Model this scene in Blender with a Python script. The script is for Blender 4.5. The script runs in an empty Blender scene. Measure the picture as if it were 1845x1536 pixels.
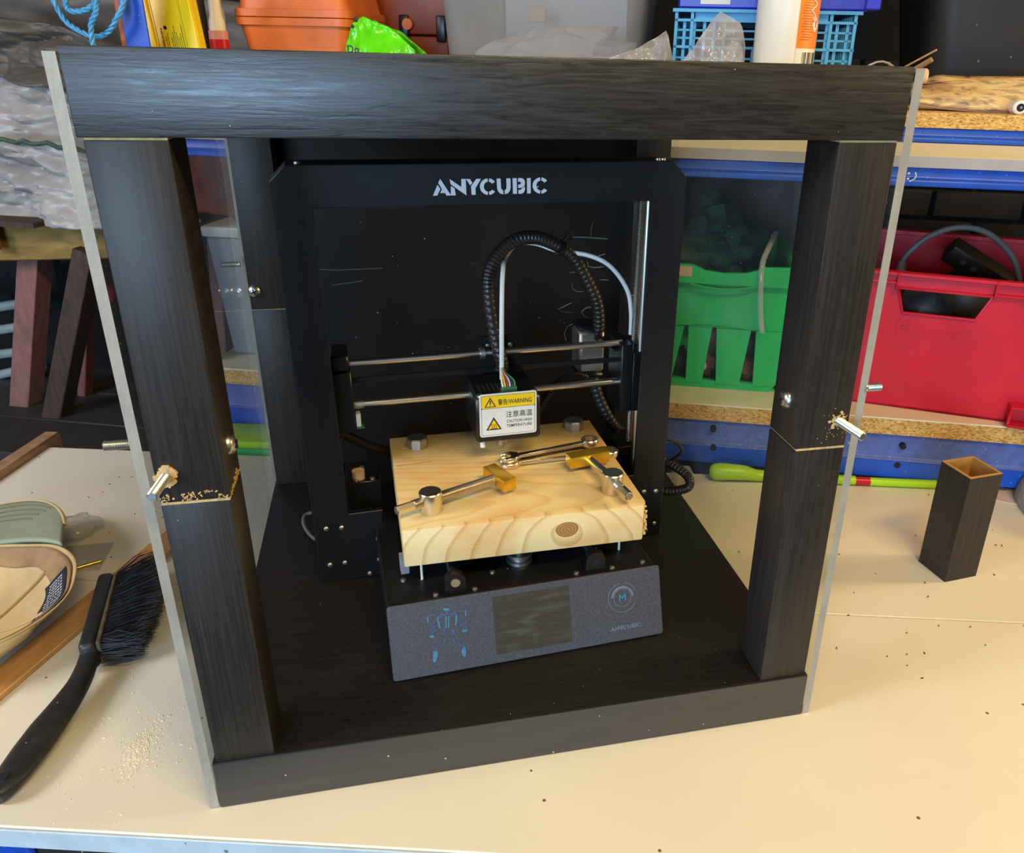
import bpy, bmesh, math, random
from mathutils import Matrix, Vector, noise
random.seed(7)
PI = math.pi
S = bpy.context.scene
COL = S.collection

# ------------------------------------------------------------------ camera
cam_d = bpy.data.cameras.new('camera'); cam = bpy.data.objects.new('camera', cam_d); COL.objects.link(cam)
cam_d.sensor_width = 36.0; cam_d.lens = 36.0*1464.33/1845.0
cam_d.shift_x = -(1040.8-922.5)/1845.0; cam_d.shift_y = (761.66-768.0)/1845.0
cam_d.clip_start = 0.02
R0 = Vector((0.97418529, -0.22452847, 0.02345178)); R1 = Vector((-0.07098707, -0.4032895, -0.91231487)); R2 = Vector((0.21429852, 0.88709895, -0.40881732))
cm = Matrix((R0, -R1, -R2)).transposed().to_4x4(); cm.translation = Vector((0.17407796, -0.5606049, 0.59958624))
cam.matrix_world = cm; S.camera = cam
# ------------------------------------------------------------------ world, lamps, exposure
S.view_settings.view_transform = 'Standard'; S.view_settings.look = 'None'
S.view_settings.gamma = 1.0; S.view_settings.use_curve_mapping = False
S.view_settings.exposure = 0.0
W = bpy.data.worlds.new('garage_air'); S.world = W; W.use_nodes = True
W.node_tree.nodes['Background'].inputs[0].default_value = (1.0, 0.86, 0.70, 1)
W.node_tree.nodes['Background'].inputs[1].default_value = 0.13
def area(name, loc, target, sx, sy, power, col):
    d = bpy.data.lights.new(name, 'AREA'); d.shape = 'RECTANGLE'; d.size = sx; d.size_y = sy; d.energy = power; d.color = col
    o = bpy.data.objects.new(name, d); COL.objects.link(o); o.location = loc
    o.rotation_euler = (Vector(target)-Vector(loc)).to_track_quat('-Z', 'Y').to_euler(); return o
area('warm_work_lamp', (2.3, 0.02, 1.05), (0.3, 0.2, 0.1), 0.35, 0.35, 27, (1.0, 0.74, 0.34))
area('garage_doorway_daylight', (-1.28, -3.0, 0.66), (-0.1, 0.3, 0.45), 1.5, 1.1, 125, (0.42, 0.68, 1.0))
area('added_left_fill', (-1.75, -0.25, 1.25), (-0.3, 0.4, 0.1), 0.8, 0.8, 34, (0.90, 0.92, 1.0))  # fill light added to brighten the bench's left side, no window stands here
area('ceiling_strip_lamp', (0.75, -1.15, 1.95), (0.4, 0.4, 0.3), 1.2, 0.25, 36, (1.0, 0.77, 0.38))
S.cycles.transparent_max_bounces = 16; S.cycles.max_bounces = 8
S.cycles.caustics_reflective = False; S.cycles.caustics_refractive = False

# ------------------------------------------------------------------ frames
def rotz(deg): return Matrix.Rotation(math.radians(deg), 4, 'Z')
FW = Matrix()
FB = rotz(-15.5)                                             # workbench
FK = rotz(-21.0)                                             # storage rack behind
FP = Matrix.Translation((.2825, .2626, .05)) @ rotz(3.8)     # printer
FLOOR = -0.86

# ------------------------------------------------------------------ materials
def lin(c):
    f = lambda v: v/12.92 if v <= .04045 else ((v+.055)/1.055)**2.4
    return tuple(f(v/255.0) for v in c[:3]) + (1.0,)
class NT:
    def __init__(s, name):
        s.m = bpy.data.materials.new(name); s.m.use_nodes = True; s.t = s.m.node_tree; s.n = s.t.nodes
        s.p = s.n['Principled BSDF']; s.out = s.n['Material Output']
    def new(s, typ, ins=None, **kw):
        n = s.n.new(typ)
        for k, v in kw.items(): setattr(n, k, v)
        for k, v in (ins or {}).items():
            if isinstance(v, bpy.types.NodeSocket): s.t.links.new(v, n.inputs[k])
            else: n.inputs[k].default_value = v
        return n
    def link(s, a, b): s.t.links.new(a, b)
    def coord(s, scale=(1, 1, 1), loc=(0, 0, 0)):
        tc = s.new('ShaderNodeTexCoord')
        return s.new('ShaderNodeMapping', {'Vector': tc.outputs['Object'], 'Scale': scale, 'Location': loc}).outputs[0]
    def noise(s, vec, scale, detail=4, rough=.55, dist=0):
        return s.new('ShaderNodeTexNoise', {'Vector': vec, 'Scale': scale, 'Detail': detail, 'Roughness': rough, 'Distortion': dist}).outputs['Fac']
    def ramp(s, fac, stops, interp='LINEAR'):
        r = s.new('ShaderNodeValToRGB', {'Fac': fac}); r.color_ramp.interpolation = interp
        e = r.color_ramp.elements
        while len(e) < len(stops): e.new(.5)
        for el, (p, c) in zip(e, stops):
            el.position = p; el.color = c if len(c) == 4 else lin(c)
        return r.outputs[0]
    def mix(s, f, a, b):
        n = s.new('ShaderNodeMix', data_type='RGBA')
        for i, v in ((0, f), (6, a), (7, b)):
            if isinstance(v, bpy.types.NodeSocket): s.link(v, n.inputs[i])
            else: n.inputs[i].default_value = v
        return n.outputs[2]
    def math(s, op, a, b=None):
        n = s.new('ShaderNodeMath', operation=op)
        for i, v in ((0, a), (1, b)):
            if v is None: continue
            if isinstance(v, bpy.types.NodeSocket): s.link(v, n.inputs[i])
            else: n.inputs[i].default_value = v
        return n.outputs[0]
    def bump(s, h, strength, dist=.001):
        b = s.new('ShaderNodeBump', {'Height': h, 'Strength': strength, 'Distance': dist}); s.link(b.outputs[0], s.p.inputs['Normal'])
    def specks(s, vec, scale, size, keep):
        v = s.new('ShaderNodeTexVoronoi', {'Vector': vec, 'Scale': scale})
        a = s.math('LESS_THAN', v.outputs['Distance'], size)
        sep = s.new('ShaderNodeSeparateColor', {'Color': v.outputs['Color']})
        return s.math('MULTIPLY', a, s.math('LESS_THAN', sep.outputs[0], keep))
def mat(name, c, rough=.5, metal=0.0, var=.12, scale=25, stretch=(1, 1, 1), bump=0.0, bscale=300, spec=.5, dust=0, dust_col=(215, 205, 185), dscale=160, **kw):
    k = NT(name); v = k.coord(stretch)
    a = lin(c); lo = tuple(x*(1-var) for x in a[:3])+(1,); hi = tuple(min(1, x*(1+var)) for x in a[:3])+(1,)
    col = k.ramp(k.noise(v, scale), [(.3, lo), (.7, hi)])
    if dust: col = k.mix(k.specks(k.coord(), dscale, .12, dust), col, lin(dust_col))
    k.link(col, k.p.inputs['Base Color'])
    k.p.inputs['Roughness'].default_value = rough; k.p.inputs['Metallic'].default_value = metal
    k.p.inputs['Specular IOR Level'].default_value = spec
    if bump: k.bump(k.noise(v, bscale, 3), bump)
    for n_, val in kw.items(): k.p.inputs[n_.replace('_', ' ')].default_value = val
    return k.m
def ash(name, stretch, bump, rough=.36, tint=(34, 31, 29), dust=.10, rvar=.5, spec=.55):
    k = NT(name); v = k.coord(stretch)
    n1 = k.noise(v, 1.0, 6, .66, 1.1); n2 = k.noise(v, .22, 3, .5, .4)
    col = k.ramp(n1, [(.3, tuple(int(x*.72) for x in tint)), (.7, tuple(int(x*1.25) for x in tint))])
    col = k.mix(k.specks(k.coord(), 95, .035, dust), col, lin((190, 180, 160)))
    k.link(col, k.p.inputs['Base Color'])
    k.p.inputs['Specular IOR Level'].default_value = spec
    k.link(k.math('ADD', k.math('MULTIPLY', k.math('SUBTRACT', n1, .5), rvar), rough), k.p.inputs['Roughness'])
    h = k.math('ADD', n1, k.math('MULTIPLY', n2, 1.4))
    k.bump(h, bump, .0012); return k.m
M = {}
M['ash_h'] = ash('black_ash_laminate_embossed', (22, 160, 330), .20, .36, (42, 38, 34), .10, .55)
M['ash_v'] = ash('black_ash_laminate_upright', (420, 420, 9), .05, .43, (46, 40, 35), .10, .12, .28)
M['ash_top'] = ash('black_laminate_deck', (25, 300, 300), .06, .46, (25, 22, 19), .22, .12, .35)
M['lit_lip'] = mat('slab_lip_with_painted_reflection', (66, 61, 56), .42, var=.12, scale=20, stretch=(.3, 6, 6), dust=.05)  # slab laminate made lighter, bench reflection put into the colour
M['shaded_edge'] = mat('board_edge_painted_shade', (170, 160, 152), .5, var=.05)  # cream board made greyer, shade put into the colour
M['back'] = mat('black_backboard', (34, 27, 21), .5, spec=.2, var=.3, scale=6, bump=.05, dust=.03)
M['raw'] = mat('raw_fibreboard', (206, 170, 112), .8, var=.25, scale=180, bump=.5, bscale=500)
M['tan'] = mat('brown_fibreboard', (176, 128, 62), .75, var=.15, scale=60)
M['pblack'] = mat('black_powder_coat', (21, 21, 23), .36, var=.2, scale=40, bump=.02, bscale=900, dust=.03)
M['pplastic'] = mat('black_plastic', (17, 16, 16), .35, var=.2)
M['panel'] = mat('grey_textured_panel', (66, 65, 72), .55, var=.3, scale=500, bump=.25, bscale=1200, dust=.12, dscale=300, dust_col=(120, 118, 115))
M['steel'] = mat('bright_steel', (226, 220, 208), .30, 1.0, var=.05)
M['nickel'] = mat('nickel_plated_steel', (226, 214, 194), .27, 1.0, var=.08)
M['satin'] = mat('satin_steel', (186, 182, 170), .42, 1.0, var=.1, scale=80)
M['zinc'] = mat('zinc_plated_steel', (214, 212, 200), .34, 1.0, var=.12, scale=300)
M['gold'] = mat('gold_anodised_metal', (226, 178, 54), .36, .9, var=.08, scale=40)
M['white_print'] = mat('white_lettering', (214, 212, 214), .6, var=.04)
M['ptfe'] = mat('white_translucent_tube', (222, 218, 208), .35, var=.04)
M['spiral'] = mat('dark_spiral_wrap', (38, 29, 24), .40, var=.2)
M['label_white'] = mat('white_label', (214, 208, 196), .4, var=.03)
M['label_yellow'] = mat('yellow_label_print', (232, 190, 24), .4, var=.04)
M['ink'] = mat('black_print', (34, 30, 26), .6, var=.1)
M['cyan'] = mat('blue_print', (62, 118, 150), .55, var=.2, scale=400)
M['blueline'] = mat('dim_blue_print', (66, 82, 122), .55, var=.25, scale=400)
M['faint'] = mat('faint_violet_print', (104, 106, 124), .55, var=.25, scale=400)
M['lcd'] = None
M['green_conn'] = mat('green_connector', (60, 112, 74), .4)
M['chalk'] = mat('chalk_scribble', (120, 116, 104), .9, var=.3, scale=300)
M['melamine'] = mat('white_melamine', (222, 212, 190), .42, var=.03, scale=8, dust=.035, dscale=70, dust_col=(120, 95, 70))
M['edging'] = mat('pale_edge_strip', (186, 198, 202), .4, var=.08, scale=30, dust=.08, dscale=60, dust_col=(120, 125, 128))
M['cream'] = mat('cream_shelf_face', (226, 214, 184), .45, var=.04, scale=10)
M['blue'] = mat('blue_steel_beam', (24, 76, 176), .38, var=.12, scale=30, dust=.25, dscale=120, dust_col=(120, 128, 160))
M['blue_dusty'] = mat('dusty_blue_steel', (74, 92, 156), .5, var=.2, scale=60, dust=.4, dscale=140, dust_col=(170, 160, 160))
M['hole'] = mat('dark_hole', (10, 10, 12), .8)
M['orange'] = mat('orange_plastic', (226, 112, 42), .45, var=.14, scale=18, bump=.05, bscale=60)
M['rust'] = mat('dark_orange_plastic', (150, 66, 26), .5, var=.25, scale=14)
M['green'] = mat('green_crate_plastic', (30, 172, 84), .45, var=.1, scale=10, spec=.4)
M['red'] = mat('red_crate_plastic', (198, 20, 42), .34, var=.14, scale=9, spec=.35)
M['lime'] = mat('lime_plastic', (166, 206, 22), .4, var=.08)
M['bagreen'] = mat('bright_green_film', (96, 214, 16), .25, var=.18, scale=30)
M['skyblue'] = mat('sky_blue_plastic', (74, 156, 200), .45, var=.1)
M['deepblue'] = mat('deep_blue_plastic', (40, 42, 176), .35, var=.15)
M['yellow'] = mat('yellow_plastic', (236, 200, 8), .4, var=.05)
M['white_plastic'] = mat('white_plastic', (226, 218, 200), .4, var=.03)
M['orange_label'] = mat('orange_label', (236, 120, 22), .45, var=.04)
M['pink'] = mat('pink_plastic', (208, 140, 136), .4)
M['redcap'] = mat('red_liquid', (190, 20, 30), .3)
M['blacktub'] = mat('black_tub_plastic', (36, 33, 32), .42, var=.2, scale=8, dust=.06, dscale=60, dust_col=(110, 104, 98))
M['darkthing'] = mat('charcoal_material', (40, 38, 37), .6, var=.3)
M['tarp'] = mat('grey_tarpaulin', (150, 144, 140), .42, var=.25, scale=9, bump=.3, bscale=60, spec=.5)
M['tarp_dark'] = mat('dull_brown_cloth', (86, 78, 70), .6, var=.2, scale=10, bump=.3, bscale=80)
M['hem'] = mat('green_hem_stitching', (58, 78, 62), .8, var=.4, scale=200)
M['rope'] = mat('blue_rope', (66, 140, 180), .5, var=.25, scale=200)
M['olive'] = mat('weathered_yellow_timber', (128, 100, 42), .5, var=.35, scale=14, stretch=(1, 4, 4), bump=.3)
M['mauve'] = mat('mauve_brown_paint', (122, 82, 76), .6, var=.2, scale=20, stretch=(4, 4, 1))
M['brown'] = mat('dark_brown_timber', (58, 40, 30), .65, var=.4, scale=26, stretch=(4, 4, 1), bump=.4)
M['deck'] = mat('dark_grey_board', (42, 38, 38), .6, var=.2)
M['batten'] = mat('pale_brown_batten', (150, 116, 84), .7, var=.3, scale=40)
M['stick'] = mat('varnished_slat', (190, 138, 78), .5, var=.2, scale=18, stretch=(1, 8, 8), bump=.1)
M['cloth'] = mat('khaki_cotton', (196, 168, 118), .85, var=.12, scale=22, bump=.5, bscale=900)
M['cloth_dark'] = mat('khaki_lining', (150, 116, 78), .9, var=.3, scale=26, bump=.4, bscale=600)
M['sage'] = mat('sage_brim_lining', (150, 156, 128), .85, var=.08, scale=30, bump=.4, bscale=900)
M['sage_thread'] = mat('sage_thread', (104, 106, 80), .9)
M['navy'] = mat('navy_label', (24, 28, 38), .8)
M['thread'] = mat('pale_woven_text', (188, 186, 180), .8)
M['brush'] = mat('black_brush_plastic', (36, 34, 33), .45, var=.3, scale=60, dust=.06, dscale=90, dust_col=(150, 130, 90))
M['brush_root'] = mat('dusty_brush_root', (82, 70, 48), .8, var=.4, scale=120)
M['bristle'] = mat('dark_bristle', (54, 55, 62), .42, var=.4, scale=60)
M['shaving'] = mat('pale_wood_shaving', (236, 224, 194), .8, var=.1)
M['grit'] = mat('dark_grit', (70, 50, 40), .8)
M['brass'] = mat('brass_pin', (214, 172, 74), .25, 1.0)
M['grey_cable'] = mat('grey_cable', (104, 98, 92), .5)
M['felt'] = mat('grey_felt', (150, 142, 130), .95, var=.25, scale=150, bump=.8, bscale=400)
M['card'] = mat('pinkish_card', (206, 178, 160), .7)
M['chrome_tube'] = mat('pale_metal_tube', (184, 204, 204), .3, .6)
M['white_cloth'] = mat('white_cloth', (196, 192, 188), .8)
M['redpaint'] = mat('red_plastic_small', (196, 40, 54), .4)
M['maroon'] = mat('red_brown_fabric', (124, 58, 44), .8, var=.25, scale=12)
M['greybox'] = mat('grey_plastic_box', (150, 150, 152), .35, var=.06, scale=8)
M['palelid'] = mat('pale_plastic_lid', (200, 194, 186), .4, var=.04)
M['darkgreen'] = mat('dark_green_cloth', (22, 62, 46), .7, var=.3, scale=16)
M['greypanel'] = mat('dull_grey_panel', (92, 86, 84), .7, var=.15)
M['brownbits'] = mat('brown_clay', (122, 70, 46), .7, var=.3)
M['shim'] = mat('pale_wood_strip', (200, 168, 128), .7, var=.15)
M['wall'] = mat('dark_painted_wall', (14, 13, 13), .9, var=.2, scale=12, bump=.3)
M['brick'] = mat('dark_painted_brick', (36, 34, 34), .85, var=.35, scale=14, bump=.5, bscale=90)
M['floor'] = mat('dark_concrete_floor', (34, 32, 31), .8, var=.25, scale=6)
for i, c in enumerate([(230, 220, 200), (222, 190, 40), (180, 40, 40), (200, 196, 190), (40, 40, 60), (60, 130, 70)]):
    M['wire%d' % i] = mat('wire_insulation_%d' % i, c, .4)

def chipboard():
    k = NT('chipboard_edge'); v = k.coord((1, 1, 1))
    vo = k.new('ShaderNodeTexVoronoi', {'Vector': k.coord((260, 420, 520)), 'Scale': 1.0})
    sep = k.new('ShaderNodeSeparateColor', {'Color': vo.outputs['Color']})
    col = k.ramp(sep.outputs[0], [(0, (146, 104, 44)), (.25, (188, 140, 68)), (.7, (206, 162, 88)), (1, (220, 182, 112))])
    k.link(col, k.p.inputs['Base Color']); k.p.inputs['Roughness'].default_value = .8
    k.bump(sep.outputs[0], .4); return k.m
M['chip'] = chipboard()
def pine():                                                     # block grain: long on x, growth rings round a pith under the board, knot in the front edge
    k = NT('pine_block'); tc = k.new('ShaderNodeTexCoord')
    sep = k.new('ShaderNodeSeparateXYZ', {'Vector': tc.outputs['Object']})
    wob = k.noise(k.coord((9, 5, 14)), 1.0, 3, .5); wob2 = k.noise(k.coord((3, 9, 9)), 1.0, 2, .5)
    y2 = k.math('ADD', k.math('ADD', sep.outputs[1], .045), k.math('MULTIPLY', wob2, .05))
    z2 = k.math('ADD', k.math('ADD', sep.outputs[2], .012), k.math('MULTIPLY', wob, .022))
    rad = k.math('SQRT', k.math('ADD', k.math('MULTIPLY', y2, y2), k.math('MULTIPLY', z2, z2)))
    rad = k.math('ADD', rad, k.math('MULTIPLY', sep.outputs[0], .10))
    ph = k.math('FRACT', k.math('MULTIPLY', rad, 120.0))
    dx = k.math('SUBTRACT', sep.outputs[0], .0374); dz = k.math('SUBTRACT', sep.outputs[2], .0220)
    kd = k.math('SQRT', k.math('ADD', k.math('MULTIPLY', dx, k.math('MULTIPLY', dx, .55)), k.math('MULTIPLY', dz, dz)))
    kd = k.math('ADD', kd, k.math('MULTIPLY', wob, .010))
    onfront = k.math('LESS_THAN', sep.outputs[1], -.0985)
    knot = k.math('MULTIPLY', k.math('LESS_THAN', kd, .0150), onfront)
    kph = k.math('FRACT', k.math('MULTIPLY', kd, 420.0)); fph = k.math('FRACT', k.math('ADD', k.math('MULTIPLY', kd, 62.0), k.math('ADD', k.math('MULTIPLY', wob2, 2.2), k.math('MULTIPLY', sep.outputs[2], 26.0))))
    line = [(0, (236, 210, 156)), (.72, (233, 206, 150)), (.94, (212, 174, 112)), (1.0, (234, 208, 154))]
    base = k.ramp(ph, [(0, (232, 206, 150)), (.55, (230, 203, 145)), (.9, (222, 188, 124)), (1.0, (232, 206, 150))])
    front = k.ramp(fph, line)
    kc = k.ramp(kph, [(0, (164, 116, 60)), (.6, (186, 138, 78)), (1, (120, 78, 36))])
    col = k.mix(onfront, base, front); col = k.mix(knot, col, kc)
    stain = k.ramp(k.noise(k.coord((12, 16, 16)), 1.0, 4), [(.32, (244, 216, 186)), (.55, (255, 252, 246))])
    n = k.new('ShaderNodeMix', data_type='RGBA', blend_type='MULTIPLY'); n.inputs[0].default_value = 1
    k.link(col, n.inputs[6]); k.link(stain, n.inputs[7])
    k.link(n.outputs[2], k.p.inputs['Base Color']); k.p.inputs['Roughness'].default_value = .6
    k.bump(k.noise(k.coord((60, 500, 500)), 1.0, 3), .2); return k.m
M['pine'] = pine()
def lcd():
    k = NT('smeared_dark_screen')
    sm = k.noise(k.coord((22, 240, 120)), 1.0, 5, .6, 1.2)
    col = k.ramp(sm, [(.45, (64, 61, 52)), (.8, (78, 74, 63))])
    k.link(col, k.p.inputs['Base Color'])
    r = k.ramp(sm, [(.4, (90, 90, 90)), (.7, (190, 190, 190))]); k.link(r, k.p.inputs['Roughness']); return k.m
M['lcd'] = lcd()
def clear(name, tint=(1, 1, 1), haze=.02, smudge=.05, speck=.5, rough=.03, hazecol=(225, 225, 225), refl=1.0):
    k = NT(name)
    tr = k.new('ShaderNodeBsdfTransparent', {'Color': tint+(1,)}); gl = k.new('ShaderNodeBsdfGlossy', {'Roughness': rough})
    lw = k.new('ShaderNodeLayerWeight', {'Blend': .5})
    f = k.math('ADD', k.math('MULTIPLY', k.math('POWER', lw.outputs['Facing'], 5.0), .9*refl), .04*refl)
    m1 = k.new('ShaderNodeMixShader', {0: f, 1: tr.outputs[0], 2: gl.outputs[0]})
    df = k.new('ShaderNodeBsdfDiffuse', {'Color': lin(hazecol)})
    sm = k.math('MULTIPLY', k.math('MAXIMUM', k.math('SUBTRACT', k.noise(k.coord((8, 8, 8)), 1.0, 5, .6), .5), 0.0), smudge*3)
    sp = k.math('MULTIPLY', k.math('ADD', k.specks(k.coord(), 75, .06, .35), k.specks(k.coord((1, 1, 1), (.3, .2, .1)), 190, .10, .25)), speck)
    fac = k.math('MINIMUM', k.math('ADD', k.math('ADD', sm, sp), haze), 1.0)
    m2 = k.new('ShaderNodeMixShader', {0: fac, 1: m1.outputs[0], 2: df.outputs[0]})
    k.link(m2.outputs[0], k.out.inputs['Surface']); return k.m
M['acrylic'] = clear('clear_acrylic', (.97, .98, .97), .012, .07, .55)
M['acr_edge'] = mat('sawn_acrylic_edge', (160, 150, 132), .5, var=.12, scale=60, stretch=(1, 1, .4), bump=.3, bscale=500)
M['film'] = clear('clear_crinkled_film', (.92, .92, .92), .33, .4, 0, .12, (214, 206, 200))
M['milky'] = clear('milky_translucent_plastic', (.8, .82, .85), .42, .12, .3, .2, (176, 174, 172), .6)
M['clear_cup'] = clear('clear_plastic', (.9, .9, .88), .25, .1, 0, .1)
def skate():
    k = NT('printed_deck_graphic'); v = k.coord((14, 40, 60))
    n1 = k.noise(v, 1.0, 4, .6, 1.5); n2 = k.noise(k.coord((9, 30, 30), (3, 1, 2)), 1.0, 3)
    a = k.ramp(n1, [(.36, (60, 44, 40)), (.43, (170, 130, 78)), (.52, (210, 180, 124)), (.60, (126, 90, 54)), (.66, (84, 80, 112))])
    b = k.ramp(n2, [(.38, (110, 36, 50)), (.46, (196, 160, 104)), (.56, (216, 190, 142)), (.64, (96, 84, 74))])
    k.link(k.mix(.45, a, b), k.p.inputs['Base Color']); k.p.inputs['Roughness'].default_value = .45; return k.m
M['skate'] = skate()

# ------------------------------------------------------------------ mesh builder
WM = {}
class MB:
    def __init__(s, F=FW): s.bm = bmesh.new(); s.F = F
    def face(s, vs, mi=0):
        try:
            f = s.bm.faces.new(vs); f.material_index = mi; return f
        except ValueError: return None
    def poly(s, pts, mi=0): return s.face([s.bm.verts.new(p) for p in pts], mi)
    def bar(s, x0, x1, y0, y1, z0, z1, mi=0, T=None):
        c = [(x0, y0, z0), (x1, y0, z0), (x1, y1, z0), (x0, y1, z0), (x0, y0, z1), (x1, y0, z1), (x1, y1, z1), (x0, y1, z1)]
        v = [s.bm.verts.new((T @ Vector(p)) if T else p) for p in c]
        for f in ((3, 2, 1, 0), (4, 5, 6, 7), (0, 1, 5, 4), (1, 2, 6, 5), (2, 3, 7, 6), (3, 0, 4, 7)): s.face([v[i] for i in f], mi)
        return s
    def box(s, c, size, rz=0, mi=0, rot=None):
        T = Matrix.Translation(c) @ (rot if rot else rotz(rz)); h = [x/2 for x in size]
        return s.bar(-h[0], h[0], -h[1], h[1], -h[2], h[2], mi, T)
    def loft(s, rings, cap=True, close=True, mi=0):
        R = [[s.bm.verts.new(p) for p in r] for r in rings]
        n = len(R[0])
        for a, b in zip(R, R[1:]):
            for i in range(n if close else n-1):
                j = (i+1) % n; s.face([a[i], a[j], b[j], b[i]], mi)
        if cap:
            s.face(list(reversed(R[0])), mi); s.face(R[-1], mi)
        return s
    def prism(s, pts, a, b, axis='y', mi=0):
        f = {'y': lambda p, t: (p[0], t, p[1]), 'x': lambda p, t: (t, p[0], p[1]), 'z': lambda p, t: (p[0], p[1], t)}[axis]
        return s.loft([[f(p, a) for p in pts], [f(p, b) for p in pts]], mi=mi)
    def cyl(s, p0, p1, r, r2=None, n=16, cap=True, mi=0, ph=0):
        p0 = Vector(p0); p1 = Vector(p1); d = (p1-p0).normalized()
        u = d.orthogonal().normalized(); w = d.cross(u)
        if abs(d.z) > .999: u = Vector((1, 0, 0)); w = d.cross(u)
        ring = lambda c, rr: [c+(u*math.cos(ph+2*PI*i/n)+w*math.sin(ph+2*PI*i/n))*rr for i in range(n)]
        return s.loft([ring(p0, r), ring(p1, r if r2 is None else r2)], cap, mi=mi)
    def tube(s, path, r, n=8, cap=True, mi=0, flat=None, up=None):
        P = [Vector(p) for p in path]; rr = r if isinstance(r, (list, tuple)) else [r]*len(P)
        rings = []; pu = None
        for i, p in enumerate(P):
            t = (P[min(i+1, len(P)-1)]-P[max(i-1, 0)]).normalized()
            if up is not None: u = t.cross(Vector(up)).normalized()
            elif pu is None: u = t.orthogonal().normalized()
            else: u = (pu-t*pu.dot(t)).normalized()
            pu = u; w = t.cross(u)
            k = flat[i] if flat else rr[i]
            rings.append([p+u*math.cos(2*PI*j/n)*rr[i]+w*math.sin(2*PI*j/n)*k for j in range(n)])
        return s.loft(rings, cap, mi=mi)
    def lathe(s, prof, c=(0, 0, 0), n=24, T=None, mi=0, cap=True):
        c = Vector(c); rings = []
        for r, z in prof:
            ring = [Vector((r*math.cos(2*PI*i/n), r*math.sin(2*PI*i/n), z)) for i in range(n)]
            rings.append([c+((T @ q) if T else q) for q in ring])
        return s.loft(rings, cap, mi=mi)
    def grid(s, fn, nu, nv, mi=0, closeu=False):
        V = [[s.bm.verts.new(fn(i/(nu if closeu else nu-1), j/(nv-1))) for j in range(nv)] for i in range(nu)]
        for i in range(nu if closeu else nu-1):
            for j in range(nv-1):
                k = (i+1) % nu; s.face([V[i][j], V[k][j], V[k][j+1], V[i][j+1]], mi)
        return s
    def ball(s, c, r, sx=1, sy=1, sz=1, n=16, jit=0, seed=0):
        c = Vector(c)
        def f(u, v):
            a = 2*PI*u; b = PI*(v*.998+.001)
            p = Vector((math.sin(b)*math.cos(a), math.sin(b)*math.sin(a), math.cos(b)))
            q = 1+jit*noise.noise(p*2.1+Vector((seed, 0, 0)))
            return c+Vector((p.x*r*sx, p.y*r*sy, p.z*r*sz))*q
        return s.grid(f, n, max(6, n//2+1), closeu=True)
    def bevel(s, off, seg=2, ang=30):
        s.bm.normal_update()
        bmesh.ops.remove_doubles(s.bm, verts=s.bm.verts, dist=1e-6)
        es = [e for e in s.bm.edges if len(e.link_faces) == 2 and e.calc_face_angle(0) > math.radians(ang)]
        bmesh.ops.bevel(s.bm, geom=es, offset=off, segments=seg, affect='EDGES', clamp_overlap=True, profile=.5); return s
    def build(s, name, m, parent=None, base=None, smooth=True, fix=True, solid=0, **props):
        bm = s.bm
        for v in bm.verts: v.co = s.F @ v.co
        if fix: bmesh.ops.recalc_face_normals(bm, faces=bm.faces)
        if parent is not None: L = WM[parent.name]
        else:
            if base is None:
                xs = [v.co for v in bm.verts]; base = Vector((sum(p.x for p in xs)/len(xs), sum(p.y for p in xs)/len(xs), min(p.z for p in xs)))
            else: base = s.F @ Vector(base)
            L = Matrix.Translation(base) @ s.F.to_3x3().to_4x4()
        Li = L.inverted()
        for v in bm.verts: v.co = Li @ v.co
        me = bpy.data.meshes.new(name); bm.to_mesh(me); bm.free()
        for x in (m if isinstance(m, (list, tuple)) else [m]): me.materials.append(M[x])
        if smooth:
            for p in me.polygons: p.use_smooth = True
            me.set_sharp_from_angle(angle=math.radians(38))
        o = bpy.data.objects.new(name, me); COL.objects.link(o)
        if parent is not None: o.parent = parent
        else: o.matrix_world = L
        WM[o.name] = L
        if solid:
            md = o.modifiers.new('thickness', 'SOLIDIFY'); md.thickness = solid; md.offset = -1
        for k, v in props.items(): o[k] = v
        return o
def tag(o, label, cat, group=None):
    o['label'] = label; o['category'] = cat
    if group: o['group'] = group
    return o
def thing(name, label, cat, F=FW, base=(0, 0, 0), group=None):
    o = bpy.data.objects.new(name, None); COL.objects.link(o); o.empty_display_size = .05
    L = Matrix.Translation(F @ Vector(base)) @ F.to_3x3().to_4x4(); o.matrix_world = L; WM[o.name] = L
    return tag(o, label, cat, group)
def spline(pts, n=8):
    P = [Vector(p) for p in pts]; out = []
    for i in range(len(P)-1):
        a = P[max(i-1, 0)]; b = P[i]; c = P[i+1]; d = P[min(i+2, len(P)-1)]
        for k in range(n):
            t = k/n; out.append(.5*((2*b)+(c-a)*t+(2*a-5*b+4*c-d)*t*t+(3*b-a-3*c+d)*t*t*t))
    out.append(P[-1]); return out
def text(body, size, m, parent, T, name='lettering', depth=.0, bold=0, sx=1, align='LEFT', fit=0):
    cu = bpy.data.curves.new('t', 'FONT'); cu.body = body; cu.size = size; cu.extrude = depth; cu.offset = bold; cu.align_x = align; cu.resolution_u = 3
    o = bpy.data.objects.new('t', cu); COL.objects.link(o)
    dg = bpy.context.evaluated_depsgraph_get(); me = bpy.data.meshes.new_from_object(o.evaluated_get(dg))
    bpy.data.objects.remove(o); bpy.data.curves.remove(cu)
    if fit: sx = fit/(max(v.co.x for v in me.vertices)-min(v.co.x for v in me.vertices))
    me.transform(WM[parent.name].inverted() @ T @ Matrix.Diagonal((sx, 1, 1, 1))); me.materials.clear(); me.materials.append(M[m])
    me.name = name; ob = bpy.data.objects.new(name, me); COL.objects.link(ob); ob.parent = parent; WM[ob.name] = WM[parent.name]; return ob
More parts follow.
